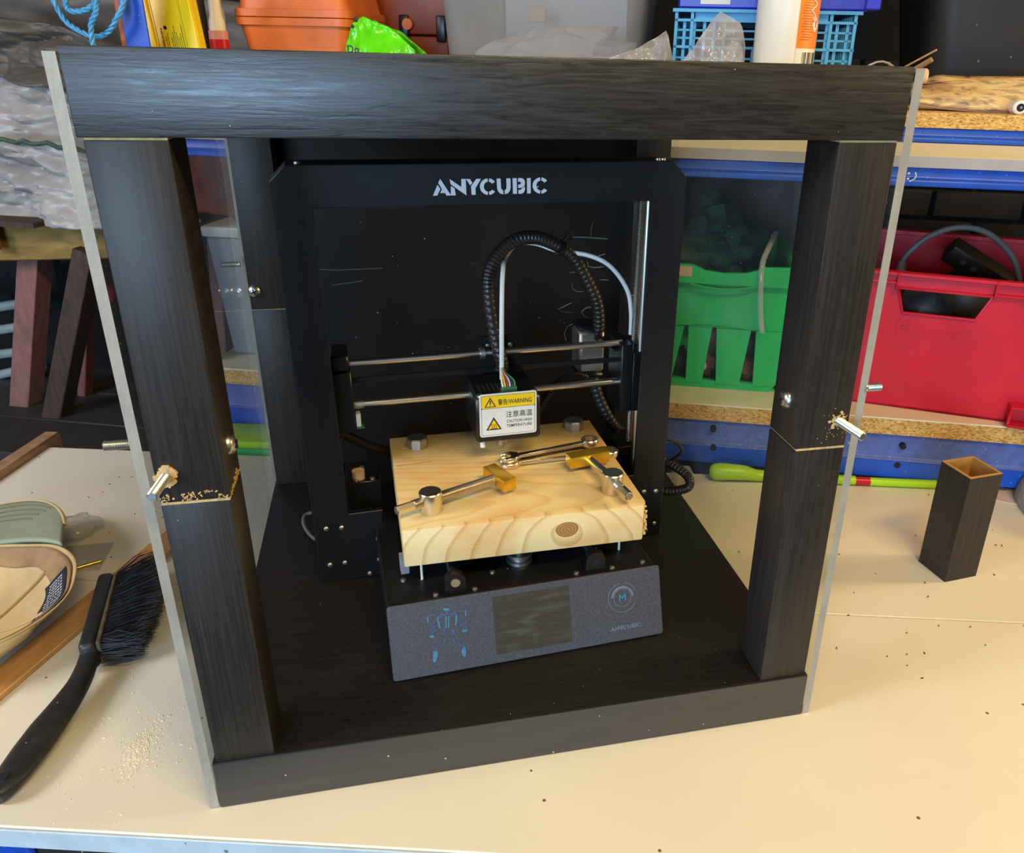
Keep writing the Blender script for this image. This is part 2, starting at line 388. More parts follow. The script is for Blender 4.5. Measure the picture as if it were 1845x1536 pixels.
def rrect(x0, x1, z0, z1, r, n=4):
    out = []
    for cx, cz, a0 in ((x1-r, z1-r, 0), (x0+r, z1-r, 90), (x0+r, z0+r, 180), (x1-r, z0+r, 270)):
        for i in range(n+1):
            a = math.radians(a0+90*i/n); out.append((cx+r*math.cos(a), cz+r*math.sin(a)))
    return out
def axes(o, x, y):                                              # frame from origin, x axis and y axis
    x = Vector(x).normalized(); y = Vector(y).normalized(); z = x.cross(y)
    m = Matrix((x, y, z)).transposed().to_4x4(); m.translation = Vector(o); return m
def struct(mb, name, m, **k):
    o = mb.build(name, m, **k); o['kind'] = 'structure'; return o

# ================================================================== SETTING
b = MB(); b.bar(-4, 4, -4.5, 3.2, FLOOR-.05, FLOOR); struct(b, 'floor', 'floor')
b = MB(FK); b.bar(-2.6, 2.6, 1.78, 1.9, FLOOR, 2.3)
wall = struct(b, 'wall_back', 'wall')
b = MB(FK); b.bar(-2.72, -2.6, -.6, 1.9, FLOOR, 2.3); struct(b, 'wall_left', 'wall')
bm_ = None
for row in range(7):                                            # painted bricks where the wall shows between the shelves
    for c_ in range(7):
        r0 = .30+c_*.225+(.1125 if row % 2 else 0); z0 = .10+row*.075
        if bm_ is None:
            q = MB(FK); q.bar(r0, r0+.215, 1.766, 1.79, z0, z0+.065); q.bevel(.004, 1); br0 = q.build('brick', 'brick', wall); bm_ = (br0, r0, z0)
        else:
            br = br0.copy(); COL.objects.link(br); br.location = (r0-bm_[1], 0, z0-bm_[2])

# ================================================================== WORKBENCH
wb = thing('workbench', 'long white topped workbench under the black wooden box, made of two boards', 'workbench', FB, (.45, .3, FLOOR))
TB = .022
b = MB(FB); b.bar(-.585, 1.75, -.030, .3135, -TB, 0); b.bevel(.0012, 1); b.build('board', 'melamine', wb)
b = MB(FB); b.bar(-.585, 1.75, .3147, .6650, -TB, 0); b.bevel(.0012, 1); b.build('board', 'melamine', wb)
b = MB(FB); b.bar(-.585, 1.75, -.0325, -.0302, -TB, -.0016); b.bevel(.0006, 1); b.build('edge_strip', 'edging', wb, label='pale grey front edge strip')
b = MB(FB); b.bar(-.57, 1.74, -.02, .02, -TB-.06, -TB-.0005); b.bar(-.57, 1.74, .61, .65, -TB-.06, -TB-.0005); b.build('rail', 'darkthing', wb)
for (x, y) in ((-.19, 0), (1.5, 0), (-.5, .62), (1.5, .62)):
    b = MB(FB); b.bar(x-.03, x+.03, y-.026, y+.026, FLOOR, -TB-.0005); b.bevel(.004, 1); b.build('leg', 'blue', wb, label='blue steel leg')
b = MB(FB); b.bar(-.612, -.5855, .42, .70, -.035, .012); b.bevel(.003, 1); b.build('batten', 'batten', wb, label='pale brown batten along the end')

# ================================================================== STORAGE RACK BEHIND
rk = thing('storage_rack', 'blue steel storage rack with chipboard shelves behind the workbench', 'shelving', FK, (.5, .9, FLOOR))
def beam(z0, z1, d, m1='blue', m2='blue', name='beam'):
    zm = z0+(z1-z0)*.46
    b = MB(FK); b.prism([(d, zm), (d, z1), (d+.03, z1), (d+.03, z0), (d-.006, z0), (d-.006, zm-.003)], -.435, 1.6, 'x'); b.bevel(.0015, 1)
    return b.build(name, m1, rk)
bl = beam(.010, .084, .735, 'blue_dusty')
b = MB(FK); b.bar(-.433, 1.598, .7275, .7292, .0115, .040); b.build('beam_lip', 'blue', bl)
for (r_, z_) in ((.425, .070), (.428, .038), (.715, .066), (.712, .034), (-.32, .066), (.99, .066)):
    b = MB(FK); b.cyl((r_, .7345, z_), (r_, .7265, z_), .0048, n=12); b.build('beam_rivet', 'hole', bl)
beam(.452, .4765, .735)
beam(.4922, .5138, .952)
b = MB(FK); b.bar(-.43, 1.6, .729, 1.20, .0842, .1096); b.build('shelf_board', 'chip', rk, label='chipboard lower shelf')
b = MB(FK); b.bar(-.43, 1.6, .7285, 1.20, .1097, .1120); b.build('shelf_facing', 'cream', rk)
b = MB(FK); b.bar(-.43, 1.6, .729, 1.02, .4768, .4916); b.bevel(.0008, 1); b.build('shelf_board', 'cream', rk, label='cream laminated board under the upper shelf')
b = MB(FK); b.bar(-.43, 1.6, .947, 1.45, .5140, .5360); b.build('shelf_board', 'chip', rk, label='chipboard upper shelf')
for r_, d_ in ((-.468, .738), (1.6, .738), (-.468, 1.42), (1.6, 1.42)):
    b = MB(FK); b.prism([(r_, d_), (r_+.036, d_), (r_+.036, d_+.003), (r_+.003, d_+.003), (r_+.003, d_+.036), (r_, d_+.036)], FLOOR, 1.25, 'z'); b.build('upright', 'blue', rk)
b = MB(FK); b.bar(-.43, 1.6, .7280, .7289, .4769, .4914); b.build('shaded_edge_strip', 'shaded_edge', rk, label='front edge of the cream board with shade painted in grey')  # thin strip that paints the front edge darker than the lit top
# 'smile' scratch on the upper beam
b = MB(FK); b.tube([(.648+.012*math.cos(t), .7285, .466+.008*math.sin(t)) for t in [(-1.2+.3*i) for i in range(7)]], .0009, 5)
for dz in (.003, -.004): b.box((.650, .7285, .466+dz), (.003, .0012, .0022))
b.build('white_mark', 'white_print', rk)

# ================================================================== BLACK WOODEN ENCLOSURE
en = thing('enclosure', 'tall open fronted black wood box with clear side panels standing on the workbench', 'enclosure', FW, (.275, .275, 0))
b = MB(); b.bar(0, .55, 0, .55, .55, .60); b.bevel(.0009, 2); ts = b.build('top_slab', 'ash_h', en, label='black ash effect top slab with embossed grain')
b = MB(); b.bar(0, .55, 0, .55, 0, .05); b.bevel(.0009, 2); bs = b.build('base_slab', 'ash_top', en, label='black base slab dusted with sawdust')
b = MB(); b.bar(.0006, .5494, -.0006, -.00002, .0007, .0493); b.build('lit_lip_strip', 'lit_lip', bs, label='dark grey front lip strip with the bench reflection painted in')  # thin strip added so the lip looks lit while the deck stays dark
LX = {'l': (.0030, .0502), 'r': (.4998, .5470)}; LY = {'f': (.0015, .0500), 'b': (.5000, .5480)}
upl = {}; lol = {}
for a in 'lr':
    for c in 'fb':
        x0, x1 = LX[a]; y0, y1 = LY[c]
        g_ = .0010 if c == 'f' else .00035
        b = MB(); b.bar(x0, x1, y0, y1, .3000+g_, .5485); b.bevel(.0008, 2); upl[a+c] = b.build('upper_leg', 'ash_v', en)
        b = MB(); b.bar(x0, x1, y0, y1, .0500, .3000-g_); b.bevel(.0008, 2); lol[a+c] = b.build('lower_leg', 'ash_v', en)
        i_ = .0003 if c == 'f' else .0006
        b = MB(); b.bar(x0+(.0022 if a == 'r' else i_), x1-i_, y0+i_, y1-i_, .3000-g_, .3000+g_); b.build('raw_joint', 'raw', lol[a+c], label='bare fibreboard line at the joint')
        b = MB(); b.bar(x0+.0006, x1-.0006, y0+.0006, y1-.0006, .5485, .5500); b.build('raw_joint', 'raw', upl[a+c])
def pane(x0, x1, z1, lab):
    b = MB(); b.bar(x0, x1, 0, .55, .0005, z1)
    for f in b.bm.faces: f.material_index = 0 if abs(f.calc_center_median().x-(x0+x1)/2) > .002 else 1
    return b.build('side_panel', ['acrylic', 'acr_edge'], en, smooth=False, label=lab)
pane(-.0082, -.0010, .5965, 'clear scratched acrylic panel on the left side')
pane(.5508, .5580, .5988, 'clear scratched acrylic panel on the right side')
b = MB(); b.bar(.002, .548, .5502, .5560, 0.0, .60); bp = b.build('back_panel', 'back', en, label='black back panel with faint chalk scribbles')
# chalk scribbles
def chalk(pts, r=.0009):
    b = MB(); b.tube([(x, .5499, z) for x, z in pts], r, 5, flat=[.0004]*len(pts)); b.build('chalk_mark', 'chalk', bp)
chalk([(.4285, .3726), (.444, .3722), (.4791, .3691)], .0014); chalk([(.4566, .3927), (.455, .383), (.454, .3735)], .0011)
chalk([(.4502, .3385), (.452, .331), (.4600, .3290), (.4749, .3298)], .0013); chalk([(.4580, .3420), (.4680, .3455), (.4758, .3480)])
chalk([(.0859, .3378), (.11, .3360), (.168, .3368)], .0005); chalk([(.1000, .3160), (.1145, .3175), (.14, .3205)], .0005)
chalk([(.4283, .3072), (.430, .299), (.436, .295), (.4449, .2945)], .0007)
chalk([(.4289, .2787), (.4140, .2720), (.4086, .2697), (.4150, .2660), (.4309, .2638)], .0007)
chalk([(.4590, .2710), (.4500, .2700), (.4440, .2650), (.4480, .2580), (.4585, .2525)], .0008)
chalk([(.4220, .2210), (.4190, .2330), (.4240, .2440), (.4337, .2478), (.4430, .2430), (.4490, .2310), (.4510, .2231)], .0010)
chalk([(.470, .311), (.483, .310)], .0009); chalk([(.425, .323), (.440, .323)], .0005)
# bolts through the legs
def stud(leg, p, d, ln, r=.0036, head=None):
    p = Vector(p); d = Vector(d)
    n = int(ln/.0011); prof = []
    for i in range(n*2+1): prof.append((r*(1.0 if i % 2 else .86), ln*i/(n*2)))
    prof[-1] = (r*.8, ln); prof.insert(0, (r, -.002))
    T = d.to_track_quat('Z', 'Y').to_matrix()
    b = MB(); b.lathe(prof, p, 14, T); o = b.build('bolt', 'zinc', leg, label='threaded end of a zinc bolt'); return o
def bolthead(leg, p, d, r=.0085):
    p = Vector(p); d = Vector(d); T = d.to_track_quat('Z', 'Y').to_matrix()
    b = MB(); b.lathe([(r, 0), (r*.98, .0012), (r*.85, .0032), (r*.5, .0047), (r*.15, .0052)], p, 20, T)
    o = b.build('bolt_head', 'zinc', leg, label='domed cross head of a zinc bolt')
    b = MB(); x = T @ Vector((1, 0, 0)); y = T @ Vector((0, 1, 0)); mm = axes(p+d*.0047, x, y)
    for k in (0, 1): b.box(mm @ Vector((0, 0, 0)), (r*.9, .0016, .0022), rot=mm.to_3x3().to_4x4() @ rotz(25+90*k))
    b.build('cross_slot', 'hole', leg)
stud(upl['lf'], (.0105, .0018, .3222), (-.10, -1, 0), .030)
stud(upl['rf'], (.5368, .0018, .3250), (.10, -1, 0), .034)
stud(upl['lf'], (-.0082, .0110, .3450), (-1, 0, 0), .020)
stud(upl['rf'], (.5580, .0010, .3540), (1, 0, 0), .013)
stud(upl['lb'], (-.0082, .5218, .3538), (-1, 0, 0), .020)
stud(upl['rb'], (.5580, .5240, .3480), (1, 0, 0), .013)
bolthead(upl['lf'], (.0502, .0257, .3328), (1, 0, 0)); bolthead(upl['rf'], (.4998, .0268, .3372), (-1, 0, 0)); bolthead(upl['lb'], (.0095, .5000, .3245), (0, -1, 0), .0078)
# torn fibreboard round the bolt holes and sawdust
def crumbs(x, y, z, n, sp, seed, leg, m='raw', sz=.0014, ax='y'):
    rnd = random.Random(seed); b = MB()
    for i in range(n):
        a = rnd.random()*2*PI; q = sp[0]+(sp[1]-sp[0])*rnd.random()**1.5; s_ = sz*(.5+rnd.random())
        c = (x+q*math.cos(a), y-.0003, z+q*math.sin(a))
        b.box(c, (s_*1.3, s_*.7, s_), rot=Matrix.Rotation(rnd.random()*3, 4, 'Y'))
    return b.build('torn_fibres', m, leg, kind='stuff')
crumbs(.0105, .0012, .3225, 46, (.0036, .0072), 1, upl['lf'], sz=.0026)
crumbs(.5368, .0012, .3252, 60, (.0036, .0085), 2, upl['rf'], 'raw', .0012)
crumbs(.5368, .0012, .3200, 40, (.008, .022), 3, upl['rf'], 'raw', .0005)
rnd = random.Random(5); b = MB()
for cx, cz, n, sx, sz in ((.0075, .3045, 16, .004, .0030), (.022, .3052, 26, .006, .0028), (.0355, .3078, 8, .004, .0012), (.046, .3025, 16, .004, .0014)):
    for i in range(n):
        b.box((cx+rnd.gauss(0, sx*.6), .0012, cz+rnd.gauss(0, sz*.5)), (.0006+.002*rnd.random(), .0009, .0004+.001*rnd.random()), rot=Matrix.Rotation(rnd.random()*3, 4, 'Y'))
for i in range(22): b.box((.0505, .006+.042*rnd.random(), .3012+.002*abs(rnd.gauss(0, 1))), (.0010, .0020, .0015+.001*rnd.random()))
b.build('chipped_laminate', 'raw', upl['lf'], kind='stuff')

# ================================================================== PRINTER
pr = thing('printer', 'black desktop 3d printer with an open metal frame standing inside the black box', 'printer', FP, (0, 0, 0))
def pbar(name, m, *a, bev=.0006, par=None, **k):
    b = MB(FP); b.bar(*a)
    if bev: b.bevel(bev, 1)
    return b.build(name, m, par or pr, **k)
OUT = [(-.2070, .0), (-.1391, .0), (-.1329, .0853), (-.1700, .0850), (-.1734, .4158), (.1673, .4148), (.1650, .0900), (.1310, .0900), (.1320, .0), (.2050, .0), (.2058, .4385), (.1895, .4550), (-.1935, .4550), (-.2090, .4400)]
b = MB(FP); b.prism(OUT, 0, .0018, 'y'); b.bevel(.0006, 1); gf = b.build('frame', 'pblack', pr, smooth=False, label='black sheet metal portal frame')
b = MB(FP)
b.bar(-.1935, .1895, .0018, .040, .4534, .4550); b.bar(-.2085, -.2070, .0018, .040, 0, .4400); b.bar(.2040, .2056, .0018, .040, 0, .4385)
for x0, z0, x1, z1 in ((-.2090, .4400, -.1935, .4550), (.1895, .4550, .2058, .4385)):
    b.loft([[(x0, .0018, z0), (x1, .0018, z1), (x1, .040, z1), (x0, .040, z0)], [(x0*.995, .0018, z0-.0012), (x1*.995, .0018, z1-.0012), (x1*.995, .040, z1-.0012), (x0*.995, .040, z0-.0012)]])
b.bar(-.1745, -.1732, .0018, .030, .085, .4158); b.bar(-.1734, .1673, .0018, .03, .4150, .4162)
b.build('frame_flange', 'pblack', gf, smooth=False)
for x, z in ((-.195, .0704), (-.1786, .0693), (-.1955, .0232), (-.1792, .0234), (-.1405, .0488), (-.1413, .0214), (-.1533, .0045), (.1952, .0643), (.1797, .0657), (.196, .018), (.1850, .010)):
    b = MB(FP); b.lathe([(.0030, 0), (.0029, .0010), (.0016, .0020)], (x, -.0001, z), 12, Matrix.Rotation(PI/2, 3, 'X')); b.build('screw', 'satin', gf)
for x in (-.183, .176, .182):
    b = MB(FP); b.lathe([(.0032, 0), (.0030, .0016), (.0016, .0024)], (x, .012, .455), 12); b.build('screw', 'satin', gf)
# stencilled maker lettering on the frame: polygons in the lettering's own units
def letters():
    P = []
    def A(*p): P.append(list(p))
    A((80, 350), (140, 348), (187, 245), (150, 180)); A((160, 150), (190, 88), (332, 346), (270, 348), (250, 308), (183, 308), (210, 250))
    A((330, 346), (398, 345), (385, 235), (335, 200)); A((322, 90), (482, 218), (485, 90), (546, 90), (549, 348), (332, 172))
    A((548, 90), (607, 92), (638, 152), (605, 188)); A((625, 340), (680, 338), (680, 235), (762, 88), (697, 88), (618, 205))
    def arc(cx, cy, a0, a1, rx, ry, ix, iy, n=10):
        o_ = [(cx+rx*math.cos(math.radians(a0+(a1-a0)*i/n)), cy-ry*math.sin(math.radians(a0+(a1-a0)*i/n))) for i in range(n+1)]
        i_ = [(cx+ix*math.cos(math.radians(a1+(a0-a1)*i/n)), cy-iy*math.sin(math.radians(a1+(a0-a1)*i/n))) for i in range(n+1)]
        P.append(o_+i_)
    for cx, cy in ((864, 212), (1628, 197)):
        arc(cx, cy, 95, 265, 120, 131, 64, 80); arc(cx, cy, 83, 36, 118, 131, 64, 80, 5); arc(cx, cy, -83, -36, 118, 131, 64, 80, 5)
    A((985, 85), (1041, 82), (1047, 225), (1058, 258), (1077, 272), (1080, 336), (1035, 322), (1003, 285), (990, 235))
    A((1125, 82), (1184, 80), (1186, 225), (1175, 280), (1145, 318), (1100, 334), (1099, 272), (1117, 258), (1128, 225))
    A((1215, 80), (1275, 78), (1278, 327), (1221, 329))
    A((1295, 78), (1345, 76), (1382, 95), (1397, 140), (1392, 190), (1370, 222), (1335, 233), (1297, 234), (1297, 180), (1335, 174), (1335, 136), (1295, 136))
    A((1352, 238), (1395, 215), (1395, 265), (1378, 308), (1345, 326), (1300, 328), (1300, 268), (1335, 262))
    A((1425, 78), (1479, 75), (1481, 322), (1428, 324))
    out = []
    for p in P: out.append([((x-80)/1640., (352-(x-80)*27/1640.-y)/262.) for x, y in p])
    return out
LET = letters()
for p in LET:
    b = MB(FP); b.prism([(-.0608+.114*x, .4250+.0158*z) for x, z in p], -.0006, .0004, 'y'); b.build('letter', 'white_print', gf, smooth=False)
# base housing and sloping front panel
b = MB(FP); b.prism([(-.183, .0), (-.1605, .0690), (-.155, .0700), (.20, .0700), (.20, .0)], -.1425, .1305, 'x'); b.bevel(.0012, 1); hs = b.build('base_housing', 'pblack', pr)
PF = FP @ axes((0, -.186, .0025), (1, 0, 0), (0, .024, .069))
b = MB(PF); b.prism(rrect(-.1436, .1338, 0, .0735, .003), -.002, .0002, 'z'); b.bevel(.0007, 1); fp = b.build('front_panel', 'panel', pr, label='speckled grey sloping control panel')
b = MB(PF); b.bar(-.0425, .0352, .0090, .0672, -.0005, .0006); b.build('display', 'lcd', fp, label='dusty dark touch screen with wiped smears')
def ppx(x, y):                                                  # flat print on the panel, laid out in panel units
    dx = x-709.0; dy = y-1222.0; D = 487*(-126)-(-74)*(-12.8)
    u = (dx*(-126)-(-12.8)*dy)/D; v = (487*dy-(-74)*dx)/D
    return (-.1434+.2772*u, .0735*v)
def rob(pts, m, name):
    b = MB(PF)
    for p in pts:
        vs = [ppx(740+x/11.8, 1080+y/11.8) for x, y in p]
        b.prism(vs, .0002, .00045, 'z')
    return b.build(name, m, fp, smooth=False)
R_ = lambda a, b_, c, d: [(a, b_), (c, b_), (c, d), (a, d)]
rob([R_(600, 215, 715, 258), [(465, 405), (495, 395), (550, 600), (515, 612)], R_(642, 375, 668, 618), R_(696, 370, 722, 608), [(850, 350), (880, 345), (868, 555), (838, 560)],
     [(272, 375), (298, 370), (310, 495), (290, 500)], [(1035, 262), (1066, 255), (1062, 375), (1042, 380)], R_(335, 755, 420, 800), [(980, 655), (1085, 640), (1085, 690), (985, 700)],
     [(400, 1075), (480, 1065), (498, 1160), (450, 1295), (405, 1295)], [(1030, 958), (1075, 1150), (1035, 1210), (1005, 1180), (968, 1080)]], 'cyan', 'robot_graphic')
rob([[(470, 380), (600, 300), (640, 340), (500, 420)], [(720, 330), (860, 280), (880, 330), (740, 370)], R_(330, 520, 440, 545), R_(330, 600, 440, 625), R_(330, 680, 440, 715), R_(410, 480, 436, 715), R_(345, 480, 365, 700),
     R_(940, 480, 1080, 500), R_(950, 590, 1080, 612), R_(940, 480, 962, 600), R_(1000, 480, 1020, 600), [(300, 335), (480, 318), (480, 340), (300, 360)], [(890, 262), (1030, 248), (1030, 268), (890, 285)],
     R_(590, 620, 640, 680), R_(560, 700, 640, 740), R_(760, 640, 830, 690), R_(770, 700, 850, 740), [(610, 820), (640, 830), (620, 950), (600, 945)], [(780, 800), (810, 800), (850, 920), (825, 920)],
     [(540, 880), (560, 880), (470, 1050), (450, 1050)], [(880, 840), (900, 840), (975, 990), (955, 1000)], R_(640, 270, 700, 340)], 'blueline', 'robot_graphic')
b = MB(PF); cx, cy = .0915, .0455
for r0, r1, a0, a1 in ((.0150, .0156, 100, 330), (.0150, .0156, 20, 80), (.0092, .0097, 60, 400), (.0100, .0122, 0, 175)):
    n = 24; o_ = [(cx+r1*math.cos(math.radians(a0+(a1-a0)*i/n)), cy+r1*math.sin(math.radians(a0+(a1-a0)*i/n))) for i in range(n+1)]
    i_ = [(cx+r0*math.cos(math.radians(a1+(a0-a1)*i/n)), cy+r0*math.sin(math.radians(a1+(a0-a1)*i/n))) for i in range(n+1)]
    for k in range(n):
        b.prism([o_[k], o_[k+1], i_[n-k-1], i_[n-k]], .0002, .0004, 'z')
b.build('ring_emblem', 'faint', fp, smooth=False)
b = MB(PF)
b.prism([(cx-.0037, cy-.0035), (cx-.0037, cy+.0036), (cx-.0026, cy+.0036), (cx, cy+.0008), (cx+.0026, cy+.0036), (cx+.0037, cy+.0036), (cx+.0037, cy-.0035), (cx+.0024, cy-.0035), (cx+.0024, cy+.0014), (cx, cy-.0012), (cx-.0024, cy+.0014), (cx-.0024, cy-.0035)], .0002, .0006, 'z')
b.build('emblem_letter', 'cyan', fp, smooth=False)
b = MB(PF)
for p in LET: b.prism([(.0760+.034*x, .0118+.0046*z) for x, z in p], .0002, .0004, 'z')
b.build('small_lettering', 'faint', fp, smooth=False)
# bed, rails, brackets
bed = pbar('print_bed', 'pplastic', -.112, .112, -.125, .085, .0920, .0998)
pbar('bed_carriage', 'pplastic', -.10, .10, -.10, .06, .0860, .0918)
for x in (-.0765, .0665):
    b = MB(FP); b.cyl((x, -.150, .0825), (x, .16, .0825), .0042, n=16); b.build('bed_rail', 'steel', pr)
    b = MB(FP); pts = [(x-.0105, .0700), (x+.0105, .0700), (x+.0100, .0850)]+[(x+.0098*math.cos(a), .0855+.0085*math.sin(a)) for a in [PI*i/8 for i in range(1, 8)]]+[(x-.0100, .0850)]
    b.prism(pts, -.156, -.147, 'y'); k_ = b.build('rail_bracket', 'pplastic', pr)
    b = MB(FP); b.cyl((x, -.1568, .0838), (x, -.1559, .0838), .0046, n=16); b.build('rail_end', 'steel' if x < 0 else 'hole', k_)
    for dx in (-.019, .019):
        b = MB(FP); b.lathe([(.0030, .0), (.0028, .0016), (.0014, .0024)], (x+dx, -.152, .0700), 10); b.build('screw', 'satin', hs)
for x, y in ((-.1233, -.119), (-.035, -.128), (.12, -.15)):
    b = MB(FP); b.lathe([(.0030, .0), (.0028, .0016), (.0014, .0024)], (x, y, .0700), 10); b.build('screw', 'satin', hs)
b = MB(FP); b.lathe([(.004, 0), (.0135, .0005), (.0135, .004), (.010, .0045), (.010, .008), (.0135, .0085), (.0135, .012), (.004, .0125), (.004, .022)], (-.0037, -.1140, .0700), 24); b.build('belt_pulley', 'satin', pr)
for x, y in ((-.1050, -.1215), (.1039, -.1215)):
    b = MB(FP); b.cyl((x, y, .0702), (x, y, .0920), .0013, n=8); b.build('bed_screw', 'white_plastic', bed)
b = MB(FP); b.bar(-.125, -.117, -.120, -.105, .078, .094); b.build('bed_switch', 'clear_cup', bed)
# x gantry
for z in (.2480, .2000):
    b = MB(FP); b.cyl((-.160, .036, z), (.155, .036, z), .0040, n=16); b.build('gantry_rod', 'steel', pr)
b = MB(FP); b.bar(-.160, .15, .045, .0465, .2210, .2270); b.build('drive_belt', 'pplastic', pr)
xe = pbar('gantry_end', 'pplastic', -.1730, -.1530, .022, .070, .1730, .2420, bev=.001)
pbar('end_cap', 'pplastic', -.1720, -.1540, .024, .068, .2421, .2600, bev=.002, par=xe)
for z in (.218, .192):
    b = MB(FP); b.cyl((-.1630, .0223, z), (-.1630, .0215, z), .0036, n=14); b.build('hole', 'hole', xe)
b = MB(FP); b.cyl((-.168, .03, .2421), (-.168, .03, .256), .004, n=12); b.build('end_nut', 'satin', xe)
b = MB(FP); b.cyl((-.1528, .036, .200), (-.142, .036, .200), .0055, n=14); b.build('end_nut', 'satin', xe)
pbar('limit_switch', 'white_plastic', -.1520, -.1470, .024, .034, .178, .193, bev=.0005, par=xe); pbar('switch_base', 'green_conn', -.1520, -.1440, .024, .034, .1755, .1778, bev=.0004, par=xe)
xr = pbar('gantry_end', 'pplastic', .1500, .1640, .020, .066, .1660, .2500, bev=.001)
pbar('end_cover', 'pplastic', .1642, .1830, .020, .060, .1660, .2400, bev=.0012, par=xr); pbar('end_plate', 'pplastic', .1420, .1900, .030, .080, .2400, .2425, bev=.0004, par=xr)
st = pbar('stepper_motor', 'satin', .1180, .1500, .082, .1180, .1950, .2480, bev=.003, label='silver stepper motor with dark end caps')
for z0, z1 in ((.1880, .1950), (.2480, .2550)): pbar('motor_cap', 'pplastic', .1175, .1505, .0815, .1185, z0, z1, bev=.003, par=st)
b = MB(FP); prof = []
zz = .072
while zz < .440:
    prof += [(.0038, zz), (.0031, zz+.0012)]; zz += .0024
b.lathe(prof, (.1738, .046, 0), 10); b.build('lead_screw', 'satin', pr)
b = MB(FP); b.cyl((.1752, .028, .07), (.1752, .028, .44), .0042, n=14); b.build('guide_rod', 'steel', pr)
b = MB(FP); b.cyl((-.1795, .030, .07), (-.1795, .030, .44), .0042, n=14); b.build('guide_rod', 'steel', pr)
pbar('motor_mount', 'pplastic', .155, .200, .030, .080, .070, .115, bev=.001); pbar('motor_mount', 'pplastic', -.1690, -.1310, .035, .085, .070, .105, bev=.001)
for x, y in ((-.158, .04), (-.140, .04), (-.150, .07)):
    b = MB(FP); b.lathe([(.0032, 0), (.0030, .0016), (.0014, .0024)], (x, y, .105), 10); b.build('screw', 'satin', pr)
b = MB(FP); b.cyl((-.155, .045, .1051), (-.155, .045, .1150), .007, n=14); b.build('shaft_coupling', 'shim', pr)
# print head
hd = pbar('print_head', 'pplastic', -.0300, .0410, -.0290, .0470, .1680, .2200, bev=.003)
cp = MB(FP); cp.prism(rrect(-.0080, .0300, .2050, .2630, .004), .0475, .0515, 'y'); cpo = cp.build('carriage_plate', 'pplastic', hd)
for x in (-.002, .024):
    b = MB(FP); b.lathe([(.0028, 0), (.0026, .0014), (.0012, .0020)], (x, .0475, .2520), 10, Matrix.Rotation(PI/2, 3, 'X')); b.build('screw', 'satin', cpo)
b = MB(FP); b.cyl((-.0125, .036, .248), (-.0075, .036, .248), .0070, n=16); b.build('rod_bearing', 'satin', hd)
b = MB(FP); b.cyl((-.018, .036, .2), (.0295, .036, .2), .0085, n=16); b.build('rod_bearing', 'pplastic', hd)
for i in range(6):
    b = MB(FP); b.bar(-.022+.005*i, -.0195+.005*i, -.010, .012, .2199, .2206); b.build('vent_slot', 'hole', hd)
b = MB(FP); b.bar(.018, .0215, -.004, .004, .2199, .2206); b.build('vent_slot', 'hole', hd)
for x in (-.0245, .0345):
    b = MB(FP); b.lathe([(.0034, 0), (.0032, .0018), (.0016, .0028)], (x, -.0215, .2200), 12); b.build('screw', 'steel', hd)
pbar('wire_connector', 'green_conn', .0005, .0170, -.0190, -.0120, .2200, .2265, bev=.0006, par=hd)
for i in range(6):
    x = .0022+.0026*i
    b = MB(FP); b.tube(spline([(x, -.0155, .2262), (x-.0006, -.012, .2320), (.0040+.0008*i, -.001, .2370), (.0060+.0005*i, .012, .2385)], 5), .0010, 6); b.build('wire', 'wire%d' % i, hd)
b = MB(FP); b.lathe([(.009, .168), (.009, .160), (.0075, .158), (.0075, .150), (.0030, .149), (.0010, .1445)], (.005, .005, 0), 14); b.build('nozzle', 'satin', hd)
b = MB(FP); b.cyl((-.022, -.02, .168), (-.022, -.02, .160), .003, n=10); b.build('probe', 'white_plastic', hd)
# warning plate
SF = FP @ axes((.0047, -.0300, .2003), (1, 0, 0), (0, 0, 1))     # x right, y up, z toward the front
b = MB(SF); b.prism(rrect(-.0312, .0312, -.0248, .0248, .003), -.0009, .0, 'z'); b.bevel(.0003, 1); sg = b.build('warning_plate', 'label_white', hd, label='white and yellow hot surface warning plate')
def flat(name, m, pts, z0=.0001, z1=.0003, par=None): 
    b = MB(SF); b.prism(pts, z0, z1, 'z'); return b.build(name, m, par or sg, smooth=False)
flat('warning_print', 'ink', rrect(-.0293, .0293, -.0229, .0229, .0016), -.0001, .0001)
flat('warning_print', 'label_white', rrect(-.0289, .0289, -.0225, .0081, .0013), 0, .00018)
flat('warning_print', 'label_yellow', rrect(-.0289, .0289, .0086, .0225, .0013), 0, .00018)
def tri(cx, cy, w, h): 
    flat('warning_symbol', 'ink', [(cx-w/2, cy), (cx+w/2, cy), (cx, cy+h)], .0001, .00026)
    flat('warning_symbol', 'label_yellow', [(cx-w*.36, cy+h*.075), (cx+w*.36, cy+h*.075), (cx, cy+h*.80)], .0002, .00034)
tri(-.0195, .0098, .0125, .0113); tri(-.0160, -.0168, .0170, .0150)
flat('warning_symbol', 'ink', [(-.0200, .0128), (-.0190, .0128), (-.0187, .0172), (-.0203, .0172)], .0002, .0004); flat('warning_symbol', 'ink', rrect(-.0201, -.0189, .0112, .0123, .0005), .0002, .0004)
b = MB(SF)
for k in (-1, 0, 1):
    pts = [(-.0160+k*.0022+.0006*math.sin(t*2.2), -.0145+t*.0020, .0004) for t in [i*.5 for i in range(6)]]
    b.tube(pts, .0003, 5)
b.bar(-.0198, -.0122, -.0157, -.0150, .0003, .0005); b.build('warning_symbol', 'ink', sg, smooth=False)
TS = lambda x, y, z=.0003: SF @ Matrix.Translation((x, y, z))
text('警告/WARNING', .0072, 'ink', sg, TS(-.0112, .0122), 'warning_text', bold=.00007, fit=.0368)
text('注意高温', .0078, 'ink', sg, TS(-.0030, -.0030), 'warning_text', bold=.00005, fit=.0290)
